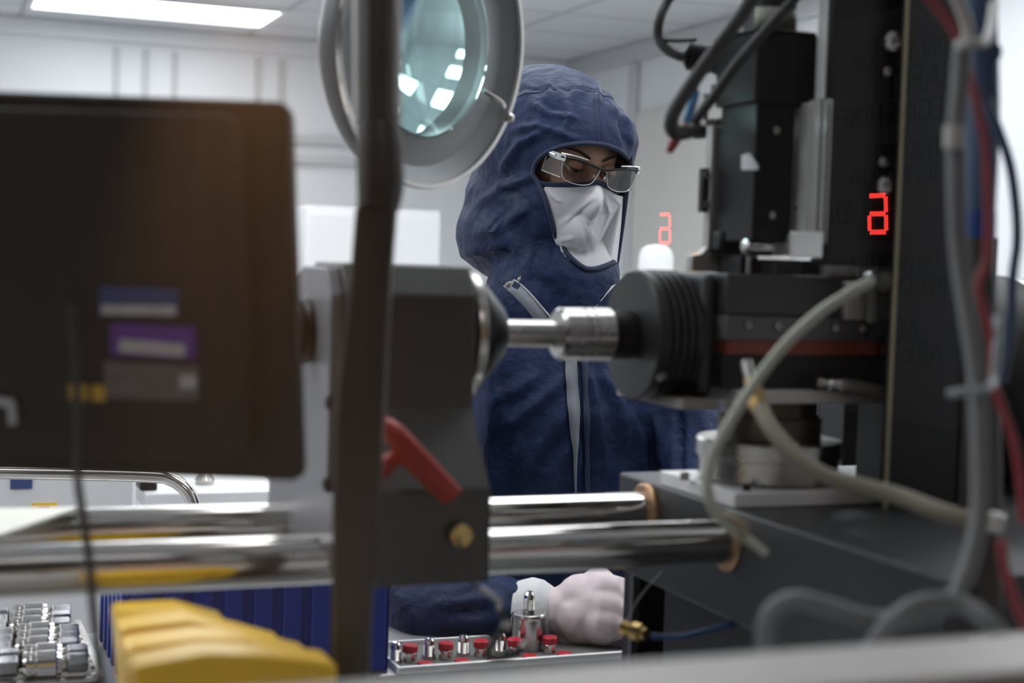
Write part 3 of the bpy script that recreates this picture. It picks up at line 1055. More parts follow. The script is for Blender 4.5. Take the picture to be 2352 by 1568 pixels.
# silver slide rails right of the block
def wedge(px0, px1, py0, py1, y0, dy, mb=None):
    """bar with its wide face turned toward the left and front"""
    pm, qm = (px0 + px1) / 2, (py0 + py1) / 2
    x1 = WY(px1, qm, y0).x
    x0 = WY(px0, qm, y0 + dy).x
    zt, zb = WY(pm, py0, y0).z, WY(pm, py1, y0).z
    mb = mb or MB()
    mb.prism([V((x0, y0 + dy, zb)), V((x1, y0, zb)), V((x1, y0 + dy + .01, zb)), V((x0, y0 + dy + .01, zb))], (0, 0, zt - zb))
    return mb


part('slide_rail', wedge(1822, 1868, 238, 530, TY - .005, .035), ALUL, tw, bevel=.001)
part('slide_rail', wedge(1860, 1906, 224, 560, 1.226, .045), ALUL, tw, bevel=.001)
part('rail_groove', wedge(1872, 1880, 226, 556, 1.236, .010, wedge(1888, 1894, 226, 556, 1.229, .008)), ALU, tw)
p = WY(1832, 478, TY + .01)
part('rail_screw', MB().bolt((p.x, TY + .01, p.z), (0, -1, 0), .0035, .004), BLACKM, tw)
part('end_block', wedge(1826, 1890, 530, 592, 1.222, .04, wedge(1770, 1822, 536, 588, TY - .01, .035)), ALUL, tw, bevel=.001)
p0, p1 = WY(1706, 566, TY + .012), WY(1768, 566, TY + .012)
part('roller', MB().lathe(p0, (1, 0, 0), [(0, .004), (.002, .0075), (.006, .0088), (p1.x - p0.x, .0088)], 32), CHROME, tw)
mb, _ = pblk(1655, 1712, 528, 580, TY + .055, TY + .09)
part('lower_guard', mb, BLACK, tw, bevel=.004)
part('guide_rod', MB().cyl((p0.x + .012, TY + .02, 1.495), (p0.x + .012, TY + .02, 1.56), .0022), STEEL, tw)
# lower aluminium fixings on top of the slide
for (q0, q1, r0, r1, yy, m) in ((1780, 1840, 596, 634, 1.29, HEADM), (1845, 1905, 598, 640, 1.30, GRAPH), (1908, 1962, 600, 640, 1.28, ALUL), (1700, 1742, 588, 632, 1.32, GRAPH), (1968, 2050, 598, 650, 1.275, ALU)):
    mb, _ = pblk(q0, q1, r0, r1, yy, yy + .05)
    part('clamp_block', mb, m, tw, bevel=.001)
# upper black gearbox, bracket, motor
mb, (ga, gb, gz0, gz1) = pblk(1737, 1878, 74, 238, TY - .004, TY + .075)
part('gearbox', mb, BLACK, tw, bevel=.002)
mb, _ = pblk(1737, 1876, 68, 76, TY - .006, TY + .077)
part('gearbox_lid', mb, BLACKM, tw, bevel=.001)
mt_c = WY(1768, 60, TY + .04)
part('motor', MB().lathe((mt_c.x, TY + .042, gz1), (0, 0, 1), [(0, .030), (.004, .027), (.14, .027), (.144, .029), (.16, .029)], 40), HEADM, tw)
lab = MB()
n = 14
zz0, zz1 = WY(1780, 62, TY + .013).z, WY(1780, 14, TY + .013).z
zz0 = max(zz0, gz1 + .003)
vs, fs = [], []
for i in range(n + 1):
    a = radians(-150 + 115 * i / n)
    for z in (zz0, zz1):
        vs.append((mt_c.x + .0274 * cos(a), TY + .042 + .0274 * sin(a), z))
for i in range(n):
    fs.append((2 * i, 2 * i + 2, 2 * i + 3, 2 * i + 1))
part('rating_label', MB().add(vs, fs), LCREAM, tw, solid=.0003)
mb, _ = pblk(1665, 1735, 190, 214, TY + .07, TY + .10)
part('bracket', mb, GRAPH, tw, bevel=.001)
part('spacer_rod', MB().cyl(V((ax0 - .012, TY + .08, WX(1700, 270, ax0).z)), V((ax0 - .012, TY + .08, WX(1700, 208, ax0).z)), .0032), STEEL, tw)
mb, _ = pblk(1620, 1664, 272, 290, TY + .09, TY + .12)
part('shelf_tab', mb, ALU, tw, bevel=.001)
# connector barrel
cb0, cb1 = W(1572, 128, 1.56), W(1735, 150, 1.53)
ax = (cb1 - cb0)
pf = [(0, .008), (.004, .0125)]
for i in range(6):
    pf += [(.006 + i * .0045, .0148), (.008 + i * .0045, .0128)]
pf += [(.036, .015), (.052, .017), (.056, .0135), (ax.length * .98, .0145)]
part('cable_connector', MB().lathe(cb0, ax, pf, 28), BLACK, tw)
# second, lower connector
cb2, cb3 = W(1585, 300, 1.56), W(1662, 292, 1.55)
part('cable_connector', MB().lathe(cb2, cb3 - cb2, [(0, .006), (.004, .009), (.014, .0095), (.016, .008), (.022, .0105), ((cb3 - cb2).length, .0105)], 24), BLACK, tw)


# ==================================================================== CABLES
def cable(name, pts, r, m, label, cat='cable', group=None, n=14, **k):
    P = [W(*p) for p in pts]
    return solo(name, MB().tube(P, r, n, **k), m, label, cat, group)


cable('connector_cable', [(1640, -700, 1.60), (1620, -300, 1.59), (1570, -60, 1.58), (1535, 0, 1.58), (1515, 45, 1.57), (1513, 85, 1.57), (1530, 112, 1.565), (1560, 128, 1.56), (1580, 132, 1.558)], .0052, BLKC,
      'dark grey cable curving down into the ribbed connector of the actuator')
cable('cable_tie', [(1520, 92, 1.565), (1560, 93, 1.56), (1600, 91, 1.56)], .0022, BLKC, 'black tie tail sticking out from the curved dark cable', 'cable tie')
cable('sensor_cable', [(1960, -760, 1.42), (1930, -420, 1.40), (1850, -150, 1.40), (1740, -20, 1.40), (1700, 40, 1.40), (1640, 120, 1.40), (1580, 205, 1.40), (1545, 265, 1.40), (1545, 300, 1.405), (1570, 305, 1.42), (1600, 296, 1.46)], .0068, BLKC,
      'thick black cable crossing in front of the connector and hooking at its lower end')
cable('sensor_cable', [(2010, -740, 1.46), (1985, -400, 1.44), (1905, -120, 1.44), (1830, -10, 1.44), (1760, 70, 1.44), (1690, 150, 1.44), (1640, 220, 1.445), (1600, 272, 1.45), (1580, 300, 1.46)], .0052, BLKC,
      'thinner black cable running behind the thick black one')
w1_ = thing('wire_splice', W(1560, 300, 1.42), 'blue and red sleeved wire splice hanging by the black cables', 'wire')
part('blue_sleeve', MB().tube([W(1598, 208, 1.42), W(1588, 245, 1.42), W(1576, 280, 1.42)], .0042, 12), mat('bright_blue_sleeve', (.05, .2, .42), .45), w1_)
part('red_sleeve', MB().tube([W(1620, 165, 1.42), W(1606, 190, 1.42), W(1598, 210, 1.42)], .0013, 8), REDW, w1_)
part('red_tail', MB().tube([W(1574, 282, 1.42), W(1560, 310, 1.42), W(1545, 332, 1.42), W(1536, 350, 1.42)], [.003, .0045, .0048, .003], 12), REDW, w1_)
part('white_tie', MB().tube([W(1550, 290, 1.415), W(1575, 286, 1.415)], .002, 8), WHTW, w1_)

# milky hose with its nozzle
hz = thing('milky_hose', W(2000, 640, 1.25), 'milky white air hose arching from its elbow down in front of the rotary stage', 'hose')
hp = [(2002, 645, 1.23), (1960, 668, 1.22), (1880, 720, 1.205), (1800, 795, 1.19), (1730, 885, 1.18), (1668, 985, 1.17), (1632, 1060, 1.165), (1626, 1130, 1.16), (1650, 1185, 1.16), (1700, 1225, 1.16), (1760, 1272, 1.16)]
part('hose', MB().tube([W(*p) for p in hp], [.0044, .0046, .0046, .0044, .0044, .0044, .0042, .0042, .0042, .004, .003], 16), WHTC, hz)
e = WY(1998, 645, 1.262)
part('elbow', MB().cyl((e.x, 1.262, e.z), (e.x, 1.235, e.z), .010).ball((e.x, 1.235, e.z), .0115, 16).cyl((e.x - .004, 1.25, e.z - .006), (e.x - .004, 1.25, e.z - .04), .006), mat('smoky_plastic', (.12, .12, .1), .25), hz)
cable('hose_clip', [(1668, 1186, 1.163), (1690, 1196, 1.157), (1706, 1216, 1.157), (1702, 1238, 1.163)], .0045, mat('tan_clip', (.3, .25, .18), .5), 'tan clip holding the lower end of the milky hose', 'clip')

bh = thing('braided_hose', W(1735, 900, 1.25), 'olive braided hose running from brass nut down to the right', 'hose')
bp = [(1742, 925, 1.24), (1765, 975, 1.22), (1815, 1035, 1.20), (1880, 1085, 1.185), (1960, 1112, 1.17), (2060, 1138, 1.15), (2170, 1178, 1.12), (2290, 1205, 1.10)]
part('hose', MB().tube([W(*p) for p in bp], .0068, 18), BRAID, bh)
a_, b_ = W(1722, 870, 1.25), W(1748, 945, 1.235)
part('brass_nut', MB().lathe(a_, b_ - a_, [(0, .005), (.008, .005), (.009, .0085), (.018, .0085), (.019, .0075), (.026, .0085), (.03, .0075)], 6), BRASS, bh)
part('stub_pipe', MB().cyl(W(1715, 830, 1.26), W(1728, 888, 1.25), .0045), STEEL, bh)
part('end_ferrule', MB().cyl(W(2272, 1196, 1.10), W(2300, 1205, 1.10), .0078), ALU, bh)

# wires on the right
ZC = 1.0
cable('power_cable', [(2120, -900, 1.02), (2125, -400, 1.02), (2150, -120, 1.02), (2200, 0, 1.02), (2222, 60, 1.02), (2222, 105, 1.02)], .0042, WHTW, 'pale wire dropping from the top beside the red wire')
cable('power_cable', [(2212, 100, 1.0), (2204, 200, 1.0), (2196, 310, 1.0), (2196, 450, 1.0), (2204, 600, 1.0), (2228, 760, .99), (2246, 900, .98), (2252, 1050, .97), (2250, 1180, .96), (2225, 1300, .95), (2185, 1380, .94),
      (2120, 1412, .93), (2010, 1425, .92), (1900, 1395, .92), (1830, 1378, .92), (1778, 1400, .92), (1758, 1450, .92), (1762, 1540, .92), (1770, 1640, .92)], .0060, GREYC,
      'long grey cable hanging down and looping over at the lower right')
cable('power_cable', [(1960, 1620, .90), (1985, 1520, .90), (2030, 1450, .905), (2085, 1400, .905), (2150, 1382, .91), (2215, 1392, .91), (2270, 1430, .90), (2330, 1500, .90), (2400, 1600, .90)], .0060, GREYC,
      'grey cable crossing the loop of the long hanging cable above the sill')
cable('red_wire', [(2060, -900, 1.01), (2065, -400, 1.01), (2095, -70, 1.01), (2140, 0, 1.01), (2185, 60, 1.01), (2215, 130, 1.01), (2240, 220, 1.01), (2262, 330, 1.01), (2268, 430, 1.01), (2270, 530, 1.01), (2266, 600, 1.01), (2248, 655, 1.01), (2262, 715, 1.01), (2278, 790, 1.01), (2282, 880, 1.01),
      (2300, 930, 1.01), (2330, 1020, 1.01), (2345, 1120, 1.01), (2350, 1200, 1.01)], .0030, REDW, 'red wire running down along the blue conduit to the right edge')
cable('red_wire', [(2300, 1240, .97), (2305, 1290, .97), (2320, 1345, .97), (2340, 1400, .97), (2360, 1450, .97)], .0032, REDW, 'short red wire at the lower right below the round motor')
cable('blue_wire', [(2262, 225, 1.12), (2290, 290, 1.12), (2320, 380, 1.12), (2334, 480, 1.12), (2336, 560, 1.12), (2326, 640, 1.12), (2322, 760, 1.12), (2300, 880, 1.12)], .0036, mat('slate_blue_sheath', (.03, .055, .11), .45), 'slate blue cable bowing out at the right against the white wall')
cd = thing('blue_conduit', W(2250, 300, 1.15), 'fat blue sleeved cable bundle beside the black column', 'cable bundle')
part('slate_sleeve', MB().tube([W(2240, -800, 1.15), W(2244, -200, 1.15), W(2252, 60, 1.15), W(2256, 200, 1.15), W(2256, 330, 1.15), W(2250, 490, 1.15)], [.0115, .0125, .0125, .0125, .0118], 20), mat('slate_blue_sleeve', (.028, .06, .14), .5), cd)
part('blue_tape', MB().tube([W(2250, 486, 1.15), W(2249, 548, 1.15)], .0124, 20, smooth=1), mat('bright_blue_tape', (.004, .035, .2), .4), cd)
part('brown_sleeve', MB().tube([W(2249, 546, 1.15), W(2252, 700, 1.15), W(2258, 900, 1.15), W(2262, 1200, 1.15), W(2264, 1400, 1.15)], [.0115, .012, .0125, .0125, .0125], 20), mat('brown_black_sleeve', (.03, .022, .018), .5), cd)
part('tape_tail', MB().tube([W(2270, 112, 1.14), W(2288, 108, 1.14), W(2292, 122, 1.14), W(2284, 140, 1.14)], .003, 8), mat('slate_blue_sleeve', (.028, .06, .14), .5), cd)
cable('tie_wrap', [(2200, 102, .99), (2215, 104, .985), (2240, 98, .985), (2262, 96, 1.0), (2276, 60, 1.05), (2282, 10, 1.08)], .0032, WHTW, 'white tie wrap binding the upper wires together', 'cable tie')
cable('tie_wrap', [(2178, 905, .97), (2215, 900, .965), (2262, 895, .965), (2282, 870, .985), (2290, 800, 1.0), (2292, 730, 1.02)], .0028, mat('pale_blue_tie', (.28, .31, .33), .4), 'pale tie wrap around the grey cable at mid height', 'cable tie')
mb = MB().tube([W(2192, 290, .99), W(2190, 340, .99)], .0065, 10, smooth=1)
solo('wire_tag', mb, WHTW, 'small pale clip tag on the long grey cable', 'tag')

# blue air hose with brass fitting below the base
ah = thing('air_line', W(1500, 1455, 1.72), 'thin blue air line with brass fitting just right of the glove', 'hose')
part('line', MB().tube([W(*p) for p in ((1495, 1460, 1.47), (1560, 1462, 1.46), (1630, 1446, 1.45), (1700, 1428, 1.45), (1790, 1400, 1.46), (1900, 1380, 1.48))], .0030, 12), BLUEW, ah)
a_, b_ = W(1428, 1440, 1.49), W(1494, 1460, 1.47)
part('brass_fitting', MB().lathe(a_, b_ - a_, [(0, .004), (.001, .0075), (.008, .0075), (.009, .006), (.012, .006), (.013, .009), (.022, .009), (.023, .0065), (.028, .006)], 8), BRASS, ah)
cable('thin_wire', [(1520, 1312, 1.50), (1490, 1345, 1.50), (1460, 1385, 1.50), (1438, 1428, 1.50)], .0006, WHTW, 'hair-thin pale wire inside the open black control box', n=8)

# cable from the brass knob with a stiff tail
kc = thing('ground_lead', W(1060, 1250, 1.30), 'thin black lead hanging from the brass knob with a bare metal tail', 'cable')
part('lead', MB().tube([W(*p) for p in ((1052, 1232, 1.22), (1058, 1260, 1.22), (1068, 1300, 1.225), (1085, 1340, 1.23), (1104, 1352, 1.23))], .0016, 10), BLKC, kc)
part('bare_tail', MB().tube([W(*p) for p in ((1102, 1350, 1.23), (1130, 1368, 1.23), (1148, 1384, 1.23), (1144, 1400, 1.23))], .0022, 10), STEEL, kc)
kc2 = thing('dangling_cable', W(1150, 1450, 1.3), 'black cable with metal plug dangling over the tray of vials', 'cable')
part('cable_loop', MB().tube([W(*p) for p in ((1144, 1396, 1.235), (1160, 1420, 1.24), (1152, 1450, 1.25), (1130, 1480, 1.25), (1120, 1505, 1.25), (1150, 1510, 1.25), (1180, 1500, 1.25), (1205, 1480, 1.25))], .0030, 10), BLKC, kc2)
part('plug', MB().cyl(W(1158, 1428, 1.235), W(1172, 1440, 1.235), .0042, n=16).cyl(W(1200, 1486, 1.245), W(1214, 1470, 1.245), .0035, n=16), STEEL, kc2)
cable('signal_cable', [(165, 700, 1.02), (175, 850, 1.02), (178, 960, 1.01), (178, 1090, 1.0), (190, 1180, 1.0), (204, 1280, 1.0), (214, 1400, 1.0), (224, 1500, 1.0), (236, 1640, 1.0)], .0028, BLKC, 'thin black cable hanging down across the rails at left')

# cream board lying across the rails
p0, p1 = WZ(-60, 1245, RZ + RR + .001), WZ(180, 1178, RZ + RR + .001)
bd = MB().prism([V((-.6, 1.22, RZ + RR)), WZ(0, 1238, RZ + RR), WZ(184, 1172, RZ + RR), V((-.6, WZ(184, 1172, RZ + RR).y + .02, RZ + RR))], (0, 0, .004))
solo('cream_board', bd, CREAM, 'cream-coloured board lying across the chrome rails at the left edge', 'board', bevel=.001)

# shelf under the yellow parts (below the picture's edge)
sh = thing('lower_shelf', (.1, 1.1, 0), 'grey steel shelf below the picture carrying the yellow bins and stand', 'shelf')
part('shelf_top', MB().box((-.6, .72, 1.03), (.70, 1.36, 1.05)), BENCH, sh, bevel=.002)
for sx in (-.55, .64):
    for sy in (.76, 1.32):
        part('leg', MB().box((sx - .02, sy - .02, 0), (sx + .02, sy + .02, 1.03)), BENCH, sh)

# yellow nested hoppers
yy0 = 1.07
outl = [(252, 1388), (262, 1381), (395, 1373), (418, 1376), (505, 1400), (520, 1416), (520, 1600), (285, 1600), (256, 1470)]
sh_ = [(0, 0, .0), (75, 36, -.030), (150, 62, -.060), (240, 98, -.095)]
names_ = ['rearmost of the nested yellow plastic hoods at lower left', 'second yellow plastic hood from the back of the nested stack',
          'third yellow plastic hood from the back of the nested stack', 'nearest and lowest of the nested yellow plastic hoods']
SHP = [[(252, 1388), (262, 1381), (400, 1374), (505, 1400), (524, 1420), (524, 1640), (300, 1640), (258, 1450)],
       [(262, 1424), (272, 1414), (420, 1398), (545, 1425), (640, 1450), (655, 1468), (655, 1640), (300, 1640), (262, 1470)],
       [(272, 1468), (286, 1456), (440, 1436), (560, 1440), (700, 1474), (722, 1492), (722, 1640), (310, 1640), (275, 1500)],
       [(286, 1510), (300, 1498), (460, 1470), (600, 1474), (758, 1490), (764, 1500), (764, 1640), (560, 1660), (330, 1640), (300, 1560)]]
for i in range(4):
    yq = 1.21 - i * .048
    pts = [WY(a if a < 300 else 300 + (a - 300) * .955, b, yq) for a, b in SHP[i]]
    zmin = 1.05
    pts = [V((p.x, p.y, max(p.z, zmin) if b < 1600 else zmin)) for p, (a, b) in zip(pts, SHP[i])]
    solo('yellow_hood', MB().prism(pts, (0, -.040, 0)), YELLOW, names_[i], 'plastic hood', 'nested yellow plastic hoods', bevel=.006, seg=3)

# =================================================================== MONITOR
mo = thing('computer_monitor', W(300, 1100, 1.05), 'large black monitor seen from behind at left with blue and purple labels', 'monitor')
MZ = 1.05


def MP(px, py, dz=0.0):
    return W(px, py, MZ + dz)


def rrect(pxs, rad, n=8):
    """rounded quadrilateral of pixel corners"""
    out = []
    m = len(pxs)
    for i in range(m):
        p = V((*pxs[i], 0))
        a = V((*pxs[i - 1], 0))
        b = V((*pxs[(i + 1) % m], 0))
        da, db = (a - p).normalized(), (b - p).normalized()
        s, e = p + da * rad, p + db * rad
        for k in range(n + 1):
            t = k / n
            q = s * (1 - t) ** 2 + p * 2 * t * (1 - t) + e * t * t
            out.append((q.x, q.y))
    return out


# the back faces the window: shell, with the screen on the far side
corn = [(-620, 184), (664, 232), (694, 1106), (-620, 1062)]
sh1 = [MP(*q) for q in rrect(corn, 34)]
back = _F
mb = MB().prism(sh1, _F * .028)
part('shell', mb, MONM, mo, bevel=.004, seg=3)
inner = [(-560, 230), (560, 262), (575, 1064), (-560, 1020)]
part('rear_cover', MB().prism([MP(*q, -.012) for q in rrect(inner, 60)], _F * .013), MONM, mo, bevel=.002, seg=2)
part('screen', MB().prism([MP(*q, .0285) for q in rrect([(-590, 214), (640, 258), (665, 1080), (-590, 1035)], 10)], _F * .001), mat('dark_screen', (.01, .01, .012), .1), mo)


def mlabel(pts, m, d=-.0125, nm='label', parent=mo, th=.0006, lab=None):
    return part(nm, MB().prism([MP(a, b, d - th) for a, b in pts], _F * th), m, parent, label=lab)


l1 = mlabel([(228, 658), (410, 664), (410, 726), (228, 724)], LBLUE, lab='blue and white asset label')
mlabel([(232, 700), (404, 702), (404, 724), (232, 722)], LWHITE, -.0131, 'label_print', l1)
l2 = mlabel([(254, 742), (448, 752), (448, 824), (254, 815)], LPURP, lab='purple label with white strip')
mlabel([(275, 778), (424, 790), (424, 820), (272, 808)], LWHITE, -.0131, 'label_print', l2)
l3 = mlabel([(238, 830), (456, 840), (456, 920), (244, 914)], LGREY, lab='grey rating label')
mlabel([(413, 860), (450, 862), (450, 893), (413, 892)], LWHITE, -.0131, 'label_print', l3)
mlabel([(156, 882), (200, 884), (200, 920), (158, 918)], LYEL, lab='yellow label')
mlabel([(210, 884), (241, 886), (241, 922), (212, 921)], LYEL, lab='yellow label')
pt = MB()
for seg_ in (((-20, 920), (30, 926)), ((26, 926), (30, 975))):
    pt.tube([MP(*seg_[0], -.016), MP(*seg_[1], -.016)], .003, 10, smooth=1)
part('port_cover', pt, TRIMM, mo)
# support arm off to the left
ar = MB()
aw = MP(-480, 640, -.013)
ar.cyl(aw, aw - _F * .05, .03)
ar.cyl(aw - _F * .04, V((aw.x - .02, aw.y - .02, 1.05)), .018)
part('support_arm', ar, GRAPH, mo)

# ============================================================ MAGNIFIER LAMP
ml = thing('magnifying_lamp', (W(830, 1500, 1.14).x, W(830, 1500, 1.14).y, 1.05), 'round grey magnifying lamp with large lens on a dark upright stand', 'magnifying lamp')
LC = W(1000, 105, 1.62)
tocam = (CAM - LC).normalized()
tocam.z = 0
tocam.normalize()
rightv = V((cos(YAW), -sin(YAW), 0))
ang = radians(52)
Ln = (tocam * cos(ang) + rightv * sin(ang))
Ln = (Ln + V((0, 0, -.10))).normalized()
RL = .149
# lathe along -Ln (backwards)
part('lamp_housing', MB().lathe(LC, -Ln, [(0, RL * .985), (.004, RL), (.020, RL), (.026, RL * .985), (.055, RL * .80), (.062, RL * .72), (.062, RL * .62), (.03, RL * .635)], 96, cap=False), LAMPM, ml)
part('reflector_ring', MB().lathe(LC, -Ln, [(.001, RL * .975), (.006, RL * .93), (.012, RL * .86), (.010, RL * .70), (.006, RL * .65), (.010, RL * .635), (.03, RL * .635)], 96, cap=False), LAMPI, ml)
part('rim_bead', MB().lathe(LC, Ln, [(-.002, RL * 1.0), (.001, RL * 1.015), (.004, RL * 1.008), (.004, RL * .975), (.0, RL * .97)], 96, cap=False), CHROME, ml)
# lens: biconvex
prof = []
Rr = RL * .64
for i in range(17):
    a = i / 16
    prof.append((.004 - .010 * (1 - a * a) - .0, Rr * a))
prof2 = [(.012 + .010 * (1 - (1 - i / 16) ** 2), Rr * (1 - i / 16)) for i in range(17)]
lp = [(t, max(r, 1e-5)) for t, r in prof + prof2]
part('lens', MB().lathe(LC, -Ln, lp, 72, cap=False), LENSG, ml, sharp=50)
# clip and screw on the rim
up = V((0, 0, 1))
side = Ln.cross(up).normalized()
upv = side.cross(Ln).normalized()
if PX(LC + side * .1)[0] < PX(LC)[0]:
    side = -side


def LP(a, r, d=0.0):
    return LC + (side * cos(a) + upv * sin(a)) * r + Ln * d


a = radians(-24)
part('rim_clip', MB().tube([LP(a, RL * .62, .004), LP(a + .03, RL * .82, .006), LP(a + .02, RL * .9, .004)], .0028, 10).ball(LP(a - .02, RL * .99, .006), .0055, 12), CHROME, ml)
# upright stand and overhead arm
PZ = 1.14
pole = MB().tube([W(866, -420, PZ), W(866, -100, PZ), W(866, 290, PZ)], .0125, 24, smooth=1)
part('upper_tube', pole, POLEM, ml)
part('tube_highlight', MB().tube([W(821, -300, PZ), W(823, 285, PZ)], .0034, 12, smooth=1).tube([W(911, -300, PZ), W(912, 280, PZ)], .0034, 12, smooth=1), POLEL, ml)  # pale rods on both sides imitate the metal tube's bright highlights
part('knuckle', MB().tube([W(868, 280, PZ), W(872, 340, PZ), W(874, 420, PZ), W(868, 478, PZ)], [.0155, .0175, .0178, .0155], 24), POLEM, ml)
part('lower_arm', MB().tube([W(866, 470, PZ), W(856, 640, PZ), W(836, 900, PZ), W(822, 1150, PZ), W(812, 1400, PZ), W(806, 1700, PZ)], [.0135, .0160, .0175, .0175, .0155, .015], 4, smooth=4, up=_R + _U * .0), POLEM, ml) if False else None
la = MB()
pts = [W(866, 470, PZ), W(852, 650, PZ), W(832, 900, PZ), W(820, 1150, PZ), W(810, 1400, PZ), W(804, 1620, PZ)]
hw = [.0150, .0150, .0178, .0175, .0140, .0140]
P2 = catmull(pts, 4)
vs, fs = [], []
for i, p in enumerate(P2):
    w_ = lerp_list(hw, i / (len(P2) - 1))
    for sx, sy in ((-1, -1), (1, -1), (1, 1), (-1, 1)):
        vs.append(p + _R * w_ * sx + _F * .011 * sy)
for i in range(len(P2) - 1):
    for k in range(4):
        k2 = (k + 1) % 4
        fs.append((i * 4 + k, i * 4 + k2, (i + 1) * 4 + k2, (i + 1) * 4 + k))
fs += [(3, 2, 1, 0), tuple(len(vs) - 4 + k for k in range(4))]
la.add(vs, fs)
ft = pts[-1]
la.cyl((ft.x, ft.y, 1.06), (ft.x, ft.y, ft.z + .01), .02)
part('lower_arm', la, POLEM, ml, bevel=.003)
part('foot_plate', MB().lathe((ft.x, ft.y, 1.05), (0, 0, 1), [(0, .07), (.008, .07), (.012, .06), (.012, .0)], 40), POLEM, ml)
top = W(866, -420, PZ)
yk = LP(radians(90), RL + .02)
part('overhead_arm', MB().tube([top, (top + yk) / 2 + V((0, 0, .12)), yk + V((0, 0, .06)), yk], .010, 16), LAMPM, ml)
part('yoke', MB().tube([LP(radians(60), RL + .004, -.02), LP(radians(75), RL + .02, -.02), LP(radians(90), RL + .022, -.02), LP(radians(105), RL + .02, -.02), LP(radians(120), RL + .004, -.02)], .006, 12), LAMPM, ml)

# ===================================================================== PERSON
exec_person = True
HZ = 2.42
yawh = radians(4)
pitchh = radians(17)
rollh = radians(6)
RY = Matrix.Rotation(yawh, 3, 'Z')
RH = RY @ Matrix.Rotation(pitchh, 3, 'X') @ Matrix.Rotation(rollh, 3, 'Y')
HC = W(1372, 397, HZ) - RH @ V((0, -.098, 0))
floorp = V((HC.x + .0, HC.y + .06, 0))
pe = thing('person', floorp, 'person in navy cleanroom coverall with hood, white mask and glasses, looking down at the bench', 'person')


def ell_r(d, c, r):
    """far intersection radius of ray from origin along d with ellipsoid (0 if missed)"""
    A = sum((d[i] / r[i]) ** 2 for i in range(3))
    B = sum(d[i] * c[i] / r[i] ** 2 for i in range(3))
    C = sum((c[i] / r[i]) ** 2 for i in range(3)) - 1
    D = B * B - A * C
    if D < 0:
        return 0.0
    t = (B + sqrt(D)) / A
    return max(t, 0.0)


HI, YI = RH.transposed(), RY.transposed()


def smax(rs, p=14):
    return sum(max(r, 1e-4) ** p for r in rs) ** (1 / p)


def hood_r(dw):
    dh, dy = HI @ dw, YI @ dw
    return smax([ell_r(dh, (0, .078, .010), (.115, .192, .120)),
                 ell_r(dh, (0, .125, -.010), (.105, .185, .105)),
                 ell_r(dy, (0, .12, -.070), (.112, .168, .10)),
                 ell_r(dh, (0.004, -.020, -.060), (.093, .090, .108)),
                 ell_r(dy, (0, .125, -.125), (.125, .165, .092)),
                 ell_r(dy, (.0, .030, -.200), (.098, .110, .115)),
                 ell_r(dy, (.0, .045, -.245), (.120, .125, .09))], 16)


def mask_r(dw):
    d = HI @ dw
    return smax([hood_r(dw) * .982,
                 ell_r(d, (0, -.060, -.046), (.020, .070, .040)),
                 ell_r(d, (0, -.040, -.098), (.050, .082, .056))], 22)


def hit(px, py, fn, c=HC):
    r = ray(px, py)
    t0 = (c - CAM).dot(_F) - .35
    best = None
    prev = None
    for i in range(500):
        t = t0 + i * .0015
        q = CAM + r * t - c
        f = q.length - fn(q.normalized())
        if prev is not None and prev > 0 >= f:
            return CAM + r * (t - .0015 * (-f) / (prev - f + 1e-9))
        prev = f
    return None


def polar_patch(boundary_px, centre_px, fn, n_ring, outward, disp=None, nb=160, s_pow=1.0, close=False):
    """mesh between a boundary loop (sight lines on a star surface) and its centre (outward=False) or the antipode"""
    cpt = hit(*centre_px, fn)
    pole = (cpt - HC).normalized()
    loop = catmull([V((a, b, 0)) for a, b in boundary_px], 12, closed=True)
    dirs = []
    for q in loop:
        h = hit(q.x, q.y, fn)
        if h is None:
            print('no hit', q.x, q.y)
            continue
        dirs.append((h - HC).normalized())
    u = pole.orthogonal().normalized()
    w = pole.cross(u)
    ang = []
    for d in dirs:
        al = math.acos(max(-1, min(1, d.dot(pole))))
        ph = atan2(d.dot(w), d.dot(u))
        ang.append((ph, al))
    n = len(ang)
    vs, fs = [], []
    for k in range(n_ring + 1):
        s = (k / n_ring) ** s_pow
        for (ph, al) in ang:
            if outward:
                A = al + (pi - al) * s
            else:
                A = al * (1 - s)
            d = pole * cos(A) + (u * cos(ph) + w * sin(ph)) * sin(A)
            r = fn(d)
            p = HC + d * r
            if disp:
                p = p + d * disp(p, d)
            vs.append(p)
    for k in range(n_ring):
        for i in range(n):
            j = (i + 1) % n
            fs.append((k * n + i, k * n + j, (k + 1) * n + j, (k + 1) * n + i))
    mb = MB()
    mb.add(vs, fs)
    return mb, [vs[i] for i in range(n)]


def seg_dist(p, a, b):
    ax, ay = a
    bx, by = b
    dx, dy = bx - ax, by - ay
    L2 = dx * dx + dy * dy
    t = max(0, min(1, ((p[0] - ax) * dx + (p[1] - ay) * dy) / L2))
    return sqrt((p[0] - ax - t * dx) ** 2 + (p[1] - ay - t * dy) ** 2), t


def strokes_disp(p, strokes):
    """crease strokes: (list of picture points, width, height, fade)"""
    q = PX(p)
    s = 0
    for pts, w, h in strokes:
        best, tb = 1e9, 0
        for i in range(len(pts) - 1):
            d, t = seg_dist(q, pts[i], pts[i + 1])
            if d < best:
                best, tb = d, (i + t) / (len(pts) - 1)
        if best < 3.5 * w:
            s += h * exp(-(best / w) ** 2) * min(1, 4 * tb + .25) * min(1, 4 * (1 - tb) + .15)
    return s


